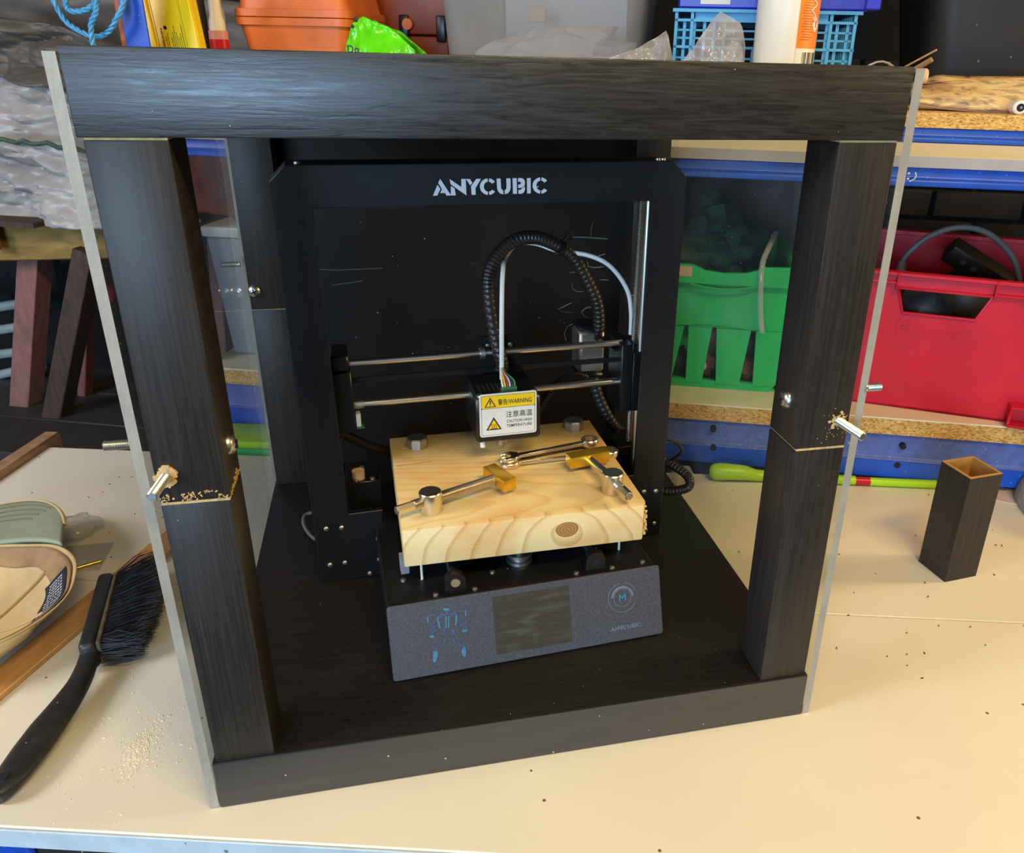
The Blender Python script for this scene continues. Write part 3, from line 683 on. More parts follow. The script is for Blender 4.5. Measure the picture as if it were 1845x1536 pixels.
text('CAUTION HIGH', .0047, 'ink', sg, TS(-.0022, -.0097), 'warning_text', bold=.00004, fit=.0278)
text('TEMPERATURE', .0047, 'ink', sg, TS(-.0022, -.0150), 'warning_text', bold=.00004, fit=.0278)
# cables
def ribbed(path, r, m, name, par, pitch=5):
    P = spline(path, 28); rr = [r*(.88 if i % pitch == 0 else 1.0) for i in range(len(P))]
    b = MB(FP); b.tube(P, rr, 10); return b.build(name, m, par)
cb = ribbed([(.0060, .018, .2300), (.0092, .022, .2394), (.0024, .03, .2721), (-.0019, .035, .3147), (.0008, .04, .3377), (.0131, .045, .3571), (.0327, .05, .3691), (.0569, .06, .3686), (.0805, .065, .3594), (.1017, .07, .3449), (.1206, .075, .3171), (.137, .08, .2848), (.1419, .085, .252), (.1360, .092, .224), (.1367, .092, .1949), (.1465, .09, .1586), (.1633, .085, .1245), (.1813, .090, .1052), (.1960, .095, .0990)], .0075, 'spiral', 'cable_bundle', pr)
P = [(.0065, .010, .2250), (.0069, .012, .2425), (.0086, .016, .3009), (.0133, .030, .3395), (.0240, .062, .3487), (.0389, .072, .3600), (.0609, .077, .3585), (.0858, .074, .3502), (.1191, .062, .3460), (.1438, .055, .3337), (.1640, .053, .3072), (.1700, .051, .281), (.1715, .052, .2520)]
b = MB(FP); b.tube(spline(P, 10), .0026, 10); b.build('filament_tube', 'ptfe', pr, label='white filament guide tube')
b = MB(FP); b.lathe([(.0095, -.0012), (.0095, .0012)], (.086, .062, .3560), 16, (Vector((1, .1, -.45))).to_track_quat('Z', 'Y').to_matrix()); b.cyl((.089, .06, .364), (.094, .055, .372), .0018, n=6); b.build('cable_tie', 'pplastic', pr)
ribbed([(.0500, .048, .158), (.0582, .05, .165), (.0684, .05, .1819), (.0847, .06, .1943), (.1049, .07, .1973), (.1270, .082, .1900)], .0050, 'spiral', 'cable_bundle', pr)
MPi = FP.inverted()
wl = [MPi @ Vector(p) for p in ((.490, .325, .165), (.500, .3133, .1662), (.520, .3212, .1531), (.525, .3199, .1414), (.515, .3400, .1190), (.500, .345, .110))]
b = MB(FP); b.tube(spline(wl, 8), .0022, 8); b.build('loose_cable', 'spiral', pr)
wl = [MPi @ Vector(p) for p in ((.480, .350, .118), (.500, .345, .121), (.517, .3300, .1190), (.531, .3080, .1130), (.530, .2990, .1020), (.512, .3080, .0930), (.490, .32, .090))]
ribbed(wl, .0060, 'spiral', 'cable_bundle', pr)
wl = [MPi @ Vector(p) for p in ((.084, .385, .075), (.068, .3804, .07), (.0513, .3765, .068), (.0508, .3561, .066), (.0611, .328, .066), (.0716, .3133, .068), (.082, .310, .07))]
b = MB(FP); b.tube(spline(wl, 8), .0022, 8); b.build('loose_cable', 'grey_cable', pr)
b = MB(FP); b.tube(spline([(-.186, .060, .165), (-.165, .068, .150), (-.140, .075, .130), (-.115, .09, .112), (-.09, .10, .085)], 8), .006, 8); b.build('loose_cable', 'spiral', pr)
b = MB(FP); b.tube([(-.168, .05, .172), (-.1690, .05, .13), (-.160, .05, .107)], .0008, 6); b.build('loose_cable', 'spiral', pr)

# ================================================================== THINGS ON THE PRINT BED
FD = FP @ Matrix.Translation((0, 0, .1000))
wd = [(-.1160, .0690), (.1270, .0640), (.1215, -.1440), (.1165, -.1530), (-.1225, -.1415)]
wt = thing('wood_block', 'thick pale pine board with a knot in its front edge lying on the printer bed', 'wood', FP, (0, -.04, .1000))
b = MB(FD); b.prism(wd, 0, .0400, 'z'); b.bevel(.0010, 2); b.build('block', 'pine', wt)
b = MB(FD); b.box((-.096, -.0040, .0401), (.038, .0011, .0003), 3); b.build('crack', 'tan', wt)
rnd = random.Random(9); b = MB(FD)
for i in range(70): b.box((.1195+.002*rnd.random(), -.150+.010*rnd.random(), .002+.037*rnd.random()), (.002, .002, .0012), rot=Matrix.Rotation(rnd.random()*3, 4, 'X'))
b.build('rough_sawn_fibres', 'raw', wt, kind='stuff')
ZT = .1900
def clamp(post, ang, dist, label, threaded, blk):
    d = Vector((math.cos(math.radians(ang)), math.sin(math.radians(ang)), 0)); p = Vector((post[0], post[1], ZT)); zr = Vector((0, 0, .0125))
    t = thing('bench_clamp', label, 'clamp', FW, p)
    b = MB(); b.lathe([(.0110, 0), (.0112, .0006), (.0112, .0212), (.0104, .0222), (.001, .0222)], p, 32); b.build('post', 'nickel', t)
    q = p+zr; c = q+d*dist; Tm = d.to_track_quat('Z', 'Y').to_matrix()
    def rod(a, e, r, m, thr):
        if thr:
            pr_ = []; n = int((e-a)/.0009)
            for i in range(n*2+1): pr_.append((r*(1.0 if i % 2 else .84), a+(e-a)*i/(n*2)))
        else: pr_ = [(r, a), (r, e)]
        b = MB(); b.lathe(pr_, q, 18, Tm); return b.build('screw_rod', m, t)
    rod(.0105, dist-.0075, .0053, 'nickel', threaded); rod(-.019, -.0105, .0053, 'nickel', True)
    b = MB(); b.cyl(q-d*.019, q-d*.036, .0049, n=6); b.cyl(q-d*.036, q-d*.037, .0049, .004, n=6); b.build('hex_end', 'nickel', t, label='hexagonal drive end')
    b = MB(); b.box(c, (.0150, blk, .0132), ang); b.bevel(.0007, 2); b.build('clamp_bar', 'gold', t, label='gold coloured clamp bar')
    return t
clamp((.1990, .1470), 25, .080, 'steel clamp with gold bar and ribbed rod at the left of the pine board', True, .0400)
clamp((.3850, .1530), 102.5, .058, 'steel clamp with gold bar and smooth rod at the right of the pine board', False, .0470)
def nut(x, y, label, ph):
    p = FP @ Vector((x, y, .14)); b = MB(); b.cyl(p, p+Vector((0, 0, .0105)), .0122, n=8, ph=ph); b.cyl(p+Vector((0, 0, .0105)), p+Vector((0, 0, .0118)), .0122, .0108, n=8, ph=ph)
    o = b.build('steel_bolt_head', 'satin', None, smooth=False); tag(o, label, 'bolt')
nut(-.0869, .0400, 'grey steel bolt head on the back left corner of the pine board', .2); nut(.1010, .0440, 'grey steel bolt head on the back right corner of the pine board', .35)
def spanner(p0, p1, z, label, ph):
    p0 = Vector((p0[0], p0[1], z)); p1 = Vector((p1[0], p1[1], z)); d = (p1-p0); L = d.length; F = axes(p0, d, Vector((-d.y, d.x, 0)))
    t = thing('spanner', label, 'spanner', FW, (p0.x, p0.y, ZT))
    b = MB(F); hw = [(.010, .0042), (L*.5, .0032), (L-.009, .0045)]
    b.loft([[(x, -w, .0012), (x, w, .0012), (x, w*.8, .0046), (x, -w*.8, .0046)] for x, w in hw]); b.bevel(.0005, 1); b.build('shaft', 'nickel', t)
    b = MB(F); n = 20
    ring = lambda r, zz: [(L+r*math.cos(2*PI*i/n), r*math.sin(2*PI*i/n), zz) for i in range(n)]
    rs = [ring(.0055, 0), ring(.0095, 0), ring(.0100, .0012), ring(.0100, .0062), ring(.0092, .0072), ring(.0058, .0072), ring(.0055, 0)]
    b.loft(rs, cap=False); b.build('ring_end', 'nickel', t)
    b = MB(F); jaw = [(.013, -.0045), (.013, .0045), (.006, .0095), (-.003, .0095), (-.008, .0062), (-.006, .0038), (.0, .0042), (.004, .0), (.0, -.0042), (-.006, -.0038), (-.008, -.0062), (-.003, -.0095), (.006, -.0095)]
    b.prism(jaw, 0, .0052, 'z'); b.bevel(.0006, 1); b.build('open_end', 'nickel', t)
spanner((.2870, .2290), (.4040, .2350), ZT, 'chrome spanner whose ring end pokes out past the right gold bar', 0)
spanner((.2880, .2330), (.3860, .2560), ZT+.0056, 'chrome spanner lying behind the other, its ring over the pine board', 0)

# ================================================================== LOOSE THINGS ON THE BENCH
TF = Matrix.Translation((.8618, .2007, 0)) @ rotz(5.4)
t = thing('tube_offcut', 'short black square tube offcut, bare brown inside, standing on the bench', 'offcut', TF)
h = .0247; w_ = .0032
b = MB(TF)
sq = lambda r, z: [(-r, -r, z), (r, -r, z), (r, r, z), (-r, r, z)]
b.loft([sq(h, .0001), sq(h, .1490)], cap=False); b.build('outer_shell', 'ash_v', t, smooth=False)
b = MB(TF); b.loft([sq(h-.0003, .1485), sq(h-.0003, .1500), sq(h-w_, .1500), sq(h-w_, .0005), sq(h-.0003, .0005)], cap=False); b.build('inner_wall', 'tan', t, smooth=False)
# hat lying upside down
FH = Matrix.Translation((-.3060, .3180, 0)) @ rotz(14.5)
hat = thing('baseball_cap', 'khaki baseball cap lying upside down at the left edge of the bench', 'hat', FH)
def rim_h(a):
    f = math.sin(a)
    return .054+.004*f+.003*math.sin(3*a+.6)
def crown(a, t, off=0):
    H = rim_h(a); rx, ry = .108-off, .098-off
    w = max(0, math.cos(a-.15))**.8*.85
    if math.sin(a) < 0: ry += .012*math.sin(a)**2
    k = (1-w)*(1-t**2.8)**.55*(1+.05*math.sin(PI*min(1, t*1.3)))+w*(1-.985*t**1.05)
    x = rx*k*math.cos(a); y = ry*k*math.sin(a); z = H*(1-t)**1.15*(1-.12*t)+.003
    n_ = noise.noise(Vector((x*28, y*28, z*22)))*(.004+.006*min(1, 2.5*t)*(1-t))
    d = Vector((math.cos(a), math.sin(a), 0))
    return Vector((x, y-.027, max(.0025, z+n_*.4)))+d*n_
b = MB(FH); b.grid(lambda u, v: crown(2*PI*u, v*.9995), 72, 26, closeu=True); b.build('crown', 'cloth', hat, solid=.0016, fix=False)
b = MB(FH); b.grid(lambda u, v: crown(2*PI*u, .02+v*.30, .0035), 72, 8, closeu=True); b.build('sweatband', 'cloth_dark', hat, solid=.0008, fix=False)
for k in range(6):
    a = PI/6+k*PI/3
    b = MB(FH); b.tube([crown(a, .30+.64*i/16, .0032)+Vector((0, 0, .0008)) for i in range(17)], .0022, 6, flat=[.0010]*17); b.build('seam_tape', 'cloth', hat)
def brim(u, v):
    s_ = -1+2*u; x = .094*s_; yi = -.027+.099*math.sqrt(max(0, 1-(x/.109)**2)); yo = .060+.122*(max(0, 1-abs(s_)**3.2))**(1/2.1)
    y = yi+(yo-yi)*v; return Vector((x, y, .060-.004*v+.006*s_*s_))
b = MB(FH); b.grid(lambda u, v: brim(.004+.992*u, v), 48, 14); b.build('brim', 'sage', hat, solid=.0035, fix=False)
b = MB(FH); b.tube([brim(.004+.992*i/60, 1.0)-Vector((0, 0, .0016)) for i in range(61)], .0026, 8); b.build('brim_edge', 'cloth', hat)
for v in (.50, .62, .74, .86):
    b = MB(FH); b.tube([brim(.06+(1-v)*.28+(.88-(1-v)*.56)*i/40, v)+Vector((0, 0, .0006)) for i in range(41)], .0006, 5); b.build('stitching', 'sage_thread', hat)
b = MB(FH); b.grid(lambda u, v: crown(math.radians(-40+50*u), .06+.34*v, .0045), 12, 8); lb = b.build('care_label', 'navy', hat, solid=.0005, fix=False, label='dark woven label with pale lines of text')
b = MB(FH); rnd = random.Random(3)
for i in range(12):
    a0 = -36+3.6*i; v0 = .11; v1 = .33+.04*rnd.random()
    k = 6
    for j in range(k):
        va = v0+(v1-v0)*j/k; vb = va+(v1-v0)/k*(.55+.3*rnd.random())
        b.poly([crown(math.radians(a0), va, .0054), crown(math.radians(a0+1.6), va, .0054), crown(math.radians(a0+1.6), vb, .0054), crown(math.radians(a0), vb, .0054)])
b.build('label_text', 'thread', lb, fix=False)
b = MB(FH); b.grid(lambda u, v: crown(math.radians(-120+70*u), .03+.26*v, -.0025), 20, 4); b.build('back_strap', 'cloth', hat, solid=.0015, fix=False)
b = MB(FH); b.box(crown(math.radians(-112), .25, -.006), (.018, .003, .016), -20); b.build('strap_buckle', 'navy', hat)
# slat
P0 = Vector((-.2700, .1400, 0)); P1 = Vector((-.1010, .5260, 0)); d = P1-P0; SFm = axes(P0, d, Vector((-d.y, d.x, 0)))
b = MB(SFm); b.bar(-.06, d.length, -.0185, .0185, .0004, .0070); b.bevel(.0012, 1); o = b.build('wooden_slat', 'stick', base=(0, 0, 0)); tag(o, 'long thin varnished brown slat lying under the brush and beside the cap', 'slat')
# brush
bt = thing('hand_brush', 'black plastic hand brush with dark bristles lying on the left of the bench', 'brush', FW, (-.165, .2, 0))
pts = [(-.1850, .0390, .010), (-.1830, .0460, .011), (-.1790, .0620, .013), (-.1735, .0860, .014), (-.1675, .1120, .0155), (-.1610, .1400, .0165), (-.1565, .1680, .0175), (-.1548, .1890, .0210), (-.1545, .2040, .0235)]
ws = [.0055, .0110, .0150, .0168, .0165, .0140, .0112, .0100, .0105]
b = MB(); b.tube(spline(pts, 4), [ws[min(i//4, 8)]+(ws[min(i//4+1, 8)]-ws[min(i//4, 8)])*(i % 4)/4 for i in range(33)], 14, flat=[.0080]*33, up=(0, 0, 1)); b.build('handle', 'brush', bt)
b = MB(); b.cyl((-.1815, .0530, .0135), (-.1815, .0530, .0212), .0042, n=14); b.build('hang_hole', 'hole', bt)
A0 = Vector((-.1545, .2030, .0235)); A1 = Vector((-.1705, .3340, .0245)); ax = (A1-A0).normalized(); nr = Vector((ax.y, -ax.x, 0))
BFm = axes(A0, ax, -nr)
Lb = (A1-A0).length
b = MB(BFm); b.bar(-.004, Lb, -.0070, .0090, -.0160, .0165); b.bevel(.005, 3); b.build('head', 'brush', bt)
b = MB(BFm); b.bar(.000, Lb-.003, -.0112, -.0069, -.0140, .0145); b.bevel(.001, 1); b.build('bristle_base', 'brush_root', bt)
rnd = random.Random(11); b = MB()
def bris(s_, zz, spread):
    root = A0+ax*(s_*Lb)+nr*.0105+Vector((0, 0, zz*.013))
    ta = Vector((-.1120, .2120, .018)); tb = Vector((-.1275, .3800, .018)); tip = ta.lerp(tb, s_)+nr*(.010*math.sin(PI*s_))+Vector((0, 0, zz*.0165))
    tip += Vector((rnd.gauss(0, .0025), rnd.gauss(0, .0030), rnd.gauss(0, .0018)))*spread; tip.z = max(.0078, tip.z)
    mid = root.lerp(tip, .55)+Vector((rnd.gauss(0, .0015), rnd.gauss(0, .0020), rnd.gauss(0, .0012)))*spread; mid.z = max(.0080, mid.z)
    P = [root, mid, tip]; rr = [.00075, .00065, .0003]; rings = []
    for p, r in zip(P, rr): rings.append([p+Vector((0, r, 0)), p+Vector((0, -r*.5, r*.87)), p+Vector((0, -r*.5, -r*.87))])
    b.loft(rings, cap=False)
for row in range(12):
    for k in range(150):
        c = row//1
        bris(min(1, max(0, (row+.5)/12+rnd.gauss(0, .026))), rnd.uniform(-1, 1), 1.0)
for k in range(40): bris(rnd.random(), 1.0, 3.0)
b.build('bristles', 'bristle', bt, kind='stuff', fix=False)
# sawdust and grit on the bench
rnd = random.Random(21); b = MB()
def chip_(x, y, s_):
    a = rnd.random()*180
    b.box((x, y, s_*.25), (s_*(1+rnd.random()*1.6), s_*.7, s_*.4), rot=rotz(a) @ Matrix.Rotation(rnd.uniform(-.5, .5), 4, 'X'))
for i in range(420):
    u = rnd.random(); x = -.0870+rnd.gauss(0, .006)+(.012 if u > .6 else 0); y = .082+rnd.gauss(0, .016)+(.015 if u > .6 else 0); chip_(x, y, rnd.uniform(.0004, .0011))
for i in range(120): chip_(-.10+rnd.gauss(0, .045), .10+rnd.gauss(0, .05), rnd.uniform(.0004, .0011))
for i in range(40): chip_(rnd.uniform(-.19, -.02), rnd.uniform(-.0, .28), rnd.uniform(.0004, .0012))
o = b.build('sawdust', 'shaving'); o['kind'] = 'stuff'; tag(o, 'scatter of pale sawdust on the bench in front of the brush', 'sawdust')
rnd = random.Random(4); b = MB()
for i in range(46): b.box((rnd.uniform(.62, 1.0), rnd.uniform(.02, .40), .0005), (rnd.uniform(.0008, .0032), .0010, .0008), rnd.random()*180)
for i in range(20): b.box((rnd.uniform(-.36, -.12), rnd.uniform(.30, .70), .0005), (rnd.uniform(.0008, .0024), .0010, .0008), rnd.random()*180)
o = b.build('grit', 'grit'); o['kind'] = 'stuff'; tag(o, 'dark crumbs scattered over the bench to the right of the black box', 'grit')
# pin, film and small bits by the cap
t = thing('brass_pin', 'thin brass rod with a dark upper side beside the cap', 'rod', FW, (-.22, .417, 0))
b = MB(); b.cyl((-.2420, .4065, .0026), (-.2075, .4215, .0026), .0024, n=12); b.build('rod', 'brass', t)
b = MB(); b.bar(-.262, -.205, .405, .470, .0002, .0010, T=Matrix.Translation((0, 0, 0))); o = b.build('plastic_sleeve', 'film'); tag(o, 'flat clear plastic sleeve lying on the bench behind the brass rod', 'packaging')
def crumple(F, c, sx, sy, sz, seed, fr=26, am=.35, nu=26, nv=16, top=None):
    c = Vector(c)
    def f(u, v):
        a = 2*PI*u; bb = PI*(.02+.96*v); p = Vector((math.sin(bb)*math.cos(a), math.sin(bb)*math.sin(a), math.cos(bb)))
        q = Vector((p.x*sx, p.y*sy, p.z*sz)); w = q*fr+Vector((seed*3.1, seed, 0))
        k = 1+am*(abs(noise.noise(w))*1.6-.4)+am*.5*noise.noise(w*2.3)
        r = c+q*k
        return r
    return MB(F).grid(f, nu, nv, closeu=True)
b = crumple(FW, (-.262, .500, .012), .034, .030, .011, 3, 40, .35); o = b.build('foil_packet', 'clear_cup'); tag(o, 'small dull grey plastic packet tucked behind the cap brim', 'packaging')
# felt bag and card at right edge
def feltf(u, v):
    a = 2*PI*u; p = Vector((1.128+.065*math.cos(a), .275+.10*math.sin(a), .0)); k = 1-.35*v**2
    q = Vector((1.128+(p.x-1.128)*k, .275+(p.y-.275)*k, .075*v)); n_ = noise.noise(q*30)*.006
    return q+Vector((n_, n_, 0 if v < .05 else n_*.4))
b = MB(); b.grid(feltf, 30, 10, closeu=True); b.bm.faces.new([v for v in b.bm.verts if v.co.z > .0685][:3]) if False else None
o = b.build('felt_bag', 'felt', solid=.003, fix=False); tag(o, 'grey felt bag at the far right edge of the bench', 'bag')
b = MB(); b.box((1.065, .368, .0012), (.075, .05, .0015), -38); o = b.build('card', 'card'); tag(o, 'thin pinkish card lying beside the grey felt bag', 'card')
# lime handled tool along the back of the bench
FG = FB
t = thing('garden_tool', 'lime green long handled tool lying along the back edge of the bench', 'tool', FB, (.68, .652, 0))
b = MB(FG); b.tube(spline([(.488, .646, .0130), (.505, .646, .0150), (.540, .646, .0145), (.565, .647, .0105), (.62, .648, .0095), (.715, .648, .0085)], 6), [.004, .008, .0110, .0125, .0132, .0138, .0140, .014, .0135, .013, .0128, .0125, .0122, .0118, .0112, .0106, .0100, .0096, .0092, .009, .0088, .0086, .0084, .0082, .008, .0078, .0077, .0076, .0075, .0074, .0073], 12); b.build('grip', 'lime', t)
b = MB(FG); b.cyl((.715, .648, .0078), (.738, .648, .0078), .0065, n=12); b.build('collar', 'redcap', t, label='red collar')
b = MB(FG); b.cyl((.738, .648, .0075), (.90, .648, .0070), .0068, n=12); b.build('shaft', 'lime', t)
b = MB(FB); b.box((.445, .635, .011), (.030, .03, .022), 8); b.bevel(.003, 1); o = b.build('plastic_cup', 'clear_cup'); tag(o, 'small clear plastic cup behind the printer cable at the back of the bench', 'cup')

gbn = thing('green_bin', 'tall lime green bin standing behind the bench under the left of the rack', 'bin', FB, (-.24, .72, FLOOR))
b = MB(FB); b.loft([[(-.30, .685, FLOOR), (-.16, .685, FLOOR), (-.16, .745, FLOOR), (-.30, .745, FLOOR)], [(-.315, .680, .004), (-.15, .680, .004), (-.15, .748, .004), (-.315, .748, .004)]]); b.bevel(.004, 2); b.build('body', 'green', gbn)
b = MB(FB); b.bar(-.318, -.147, .678, .750, .0042, .018); b.bevel(.004, 2); b.build('lid', 'lime', gbn)

# ================================================================== LOWER SHELF
ZL = .1122
gc = thing('green_crate', 'green plastic crate with slanted side slots on the lower shelf', 'crate', FK, (.36, .93, ZL))
GZ = lambda z: z
b = MB(FK)
x0, x1, d0, d1 = .185, .530, .800, 1.06
def fr(pts, a=.8035, c=.8075): b.prism(pts, a, c, 'y')
fr([(x0, .214), (x1-.004, .214), (x1, .286), (x0, .286)])                       # upper wall
posts = [(.185, .215, .19, .21), (.255, .330, .24, .30)]
# slots: (top-left, top-right, bottom-right, bottom-left)
slots = [((.225, .232), (.238, .210)), ((.300, .306), (.314, .285)), ((.367, .374), (.376, .352)), ((.411, .418), (.425, .402)), ((.472, .480), (.484, .462))]
prev = (x0, x0)
for (tl, tr), (brr, bll) in slots:
    fr([(prev[0], .214), (prev[1], .121), (bll, .121), (tl, .214)], .797, .8075); prev = (tr, brr)
fr([(prev[0], .214), (prev[1], .121), (x1-.010, .125), (x1-.004, .214)], .797, .8075)
fr([(x0, ZL), (x1-.020, ZL), (x1-.010, .125), (x0, .125)], .799, .8075)
b.bar(x0, x0+.004, d0, d1, ZL, .314); b.bar(x1-.008, x1-.004, d0+.004, d1, ZL, .314); b.bar(x0, x1-.004, d1-.004, d1, ZL, .314); b.bar(x0, x1-.01, d0+.004, d1, ZL, ZL+.004)
b.build('body', 'green', gc, smooth=False)
b = MB(FK); top = [(x0, .286), (x1+.004, .286), (x1+.004, .318), (.476, .316), (.471, .311), (.455, .306), (.420, .304), (.392, .307), (.378, .313), (.370, .315), (x0, .315)]
b.prism(top, .792, .799, 'y'); b.bar(x1-.006, x1+.004, .799, d1, .290, .318); b.bar(x0-.004, x0+.006, .799, d1, .290, .315); b.bevel(.0016, 1); b.build('rim', 'green', gc)
b = MB(FK); b.tube([(.372, .7905, .285), (.395, .7900, .281), (.42, .7898, .2795), (.445, .790, .281), (.470, .7905, .286)], .0018, 6); b.tube([(.350, .802, .215), (.39, .802, .219), (.43, .802, .2185), (.48, .802, .214), (.522, .802, .207)], .0016, 6); b.build('moulded_ridge', 'green', gc)
b = MB(FK); b.bar(.352, .372, .7912, .7918, .2965, .312); b.build('sticker', 'shim', gc, label='small beige sticker')
for i, (x, z, s_, m_, l_) in enumerate(((.409, .143, .019, 'brownbits', 'brown lump low behind the left visible slot of the green crate'), (.413, .188, .016, 'brownbits', 'brown lump high behind the left visible slot of the green crate'), (.470, .138, .019, 'brownbits', 'brown lump low behind the right visible slot of the green crate'), (.474, .180, .016, 'darkthing', 'dark lump high behind the right visible slot of the green crate'), (.362, .143, .020, 'darkthing', 'dark lump behind the slot nearest the printer frame'))):
    b = MB(FK); b.ball((x, .838, z), s_, 1, .9, 1.1, 14, .4, i); o = b.build('garden_lump', m_); tag(o, l_, 'clutter')
for i, (x, z) in enumerate(((.403, .142), (.466, .188))):
    b = MB(FK); b.ball((x, .820, z), .006, 1, .5, 1.3, 10, .5, i+9); o = b.build('shiny_scrap', 'white_cloth'); tag(o, ('small pale scrap low behind the left visible slot of the green crate', 'small pale scrap high behind the right visible slot of the green crate')[i], 'scrap')
b = crumple(FK, (.375, .93, .325), .100, .08, .070, 5, 22, .35, 40, 24); o = b.build('dark_green_sack', 'darkgreen'); tag(o, 'crumpled dark green sack heaped in the green crate', 'sack')
b = MB(FK); b.tube(spline([(.500, .880, .352), (.488, .83, .342), (.478, .797, .325), (.477, .786, .300), (.482, .786, .250), (.488, .787, .216)], 8), .0046, 10); o = b.build('clear_hose', 'clear_cup'); tag(o, 'clear plastic hose hanging over the rim of the green crate', 'hose')
b = MB(FK); b.bar(.22, .62, 1.19, 1.205, ZL, .445); o = b.build('leaning_board', 'greypanel'); tag(o, 'dull grey board leaning behind the green crate', 'board')
# red crate
FR = FK @ Matrix.Translation((.600, .7925, ZL)) @ rotz(-10.4)
rc = thing('red_crate', 'red plastic crate with a trapezoid hand hole on the lower shelf at right', 'crate', FR, (.2, .15, 0))
b = MB(FR); Wd, Dp, Ht = .42, .29, .213
def rf(pts, a=0, c=.004): b.prism(pts, a, c, 'y')
rf([(0.004, 0), (Wd-.004, 0), (Wd, .152), (0, .152)]); rf([(0, .152), (.0905, .152), (.0780, .190), (0, .190)]); rf([(.1900, .152), (Wd, .152), (Wd, .190), (.2075, .190)]); rf([(0, .190), (Wd, .190), (Wd, Ht), (0, Ht)])
b.bar(0, .004, 0, Dp, 0, Ht); b.bar(Wd-.004, Wd, 0, Dp, 0, Ht); b.bar(0, Wd, Dp-.004, Dp, 0, Ht+.010); b.bar(0, Wd, 0, Dp, 0, .004)
b.build('body', 'red', rc, smooth=False)
b = MB(FR); b.bar(-.008, Wd+.008, -.008, 0, Ht-.006, Ht); b.bar(-.008, .076, -.008, 0, .195, .199); b.bar(.2090, Wd+.008, -.008, 0, .190, .194)
for x in (.0740, .2070): b.bar(x, x+.003, -.009, 0, .186, Ht)
b.bar(.077, .207, -.010, 0, .1885, .1915); b.bar(-.008, Wd+.008, Dp, Dp+.008, Ht-.01, Ht+.012); b.bar(0, Wd, Dp-.012, Dp, Ht+.004, Ht+.012)
b.bevel(.001, 1); b.build('rim', 'red', rc)
b = MB(FR); hole = [(.0780, .190), (.0905, .152), (.1900, .152), (.2075, .190)]
b.tube([(x, -.0015, z) for x, z in hole], .0022, 6); b.build('hole_lip', 'red', rc)
b = MB(FR)
b.bar(.262, .330, -.022, 0, .030, .034); b.bar(.262, .330, -.022, 0, .0, .004); b.bar(.262, .266, -.022, 0, .004, .030); b.bar(.326, .330, -.022, 0, .004, .030); b.bevel(.001, 1); b.build('stacking_foot', 'red', rc)
b = MB(FR); b.prism(rrect(.086, .192, .118, .140, .003), -.0008, .001, 'y'); b.build('name_panel', 'red', rc)
TR = lambda x, z: FR @ axes((x, -.0010, z), (1, 0, 0), (0, 0, 1))
text('Curver', .0185, 'red', rc, TR(.109, .1225), 'embossed_name', depth=.0006, bold=.0003, sx=1.25)
b = MB(FR)
for i in (0, 1, 2):
    for j in (0, 1, 2):
        if (i, j) != (1, 1): b.box((.0945+i*.0045, -.0012, .1250+j*.0045), (.0034, .0012, .0034))
b.build('embossed_mark', 'red', rc)
for i, (x, y, z, s_, l_) in enumerate(((.125, .060, .150, .046, 'dark bundle seen through the hand hole of the red crate'), (.200, .16, .145, .060, 'dark bundle under the black adaptor in the red crate'), (.345, .15, .115, .045, 'dark bundle at the right end inside the red crate'))):
    b = MB(FR); b.ball((x, y, z), s_, 1.0, .9, .9, 14, .3, i+20); o = b.build('dark_bundle', 'darkthing'); tag(o, l_, 'clutter')
ad = thing('power_adaptor', 'black power adaptor leaning inside the red crate', 'adaptor', FK, (.80, .90, .30))
AT = axes((.775, .868, .352), (.085, .0, -.046), (.35, 1, .45))
b = MB(FK @ AT); b.bar(-.004, .108, -.012, .018, -.032, .002); b.bevel(.004, 2); b.build('case', 'pplastic', ad)
b = MB(FK @ AT)
for x, z in ((.025, -.014), (.045, -.014), (.075, -.016)): b.cyl((x, -.0125, z), (x, -.0115, z), .0045, n=12)
b.build('socket', 'deck', ad)
b = MB(FK); b.tube(spline([(.706, .90, .290), (.706, .90, .312), (.716, .90, .332), (.740, .90, .356), (.775, .90, .371), (.812, .90, .370), (.845, .90, .354), (.875, .90, .325), (.893, .90, .285)], 8), .0048, 10); cbx = b.build('grey_cable', 'grey_cable'); tag(cbx, 'thick grey cable arching over the red crate', 'cable')
b = MB(FK); b.cyl((.706, .90, .300), (.706, .90, .315), .0085, .0065, n=14); b.build('cable_plug', 'grey_cable', cbx)
# left end of the lower shelf, seen through the left panel
sb = thing('storage_box', 'grey plastic storage box with a pale lid on the left end of the lower shelf', 'box', FK, (-.33, .9, ZL))
b = MB(FK); b.loft([[(-.415, .80, ZL), (-.24, .80, ZL), (-.24, 1.05, ZL), (-.415, 1.05, ZL)], [(-.427, .79, .318), (-.228, .79, .318), (-.228, 1.06, .318), (-.427, 1.06, .318)]]); b.bevel(.006, 2); b.build('body', 'greybox', sb)
b = MB(FK); b.bar(-.430, -.222, .783, 1.066, .3182, .336); b.bevel(.004, 2); b.build('lid', 'palelid', sb)
b = MB(FK); b.bar(-.36, -.29, .7815, .7829, .322, .330); b.build('latch', 'greybox', sb)
b = MB(FK)
def fold(u, v):
    r_ = -.520+.29*u; z_ = .338+.118*v
    return Vector((r_, .86+.020*math.sin(9*u+3*v)+.012*noise.noise(Vector((r_*30, z_*30, 1))), z_))
b.grid(fold, 30, 20); o = b.build('folded_fabric', 'maroon', solid=.012, fix=False); tag(o, 'red brown folded fabric on top of the grey storage box', 'fabric')

# ================================================================== UPPER SHELF
ZU = .5362
def tub(F, c, wx, wy, zb, zt, wtop, rim, m, name, par):
    pass
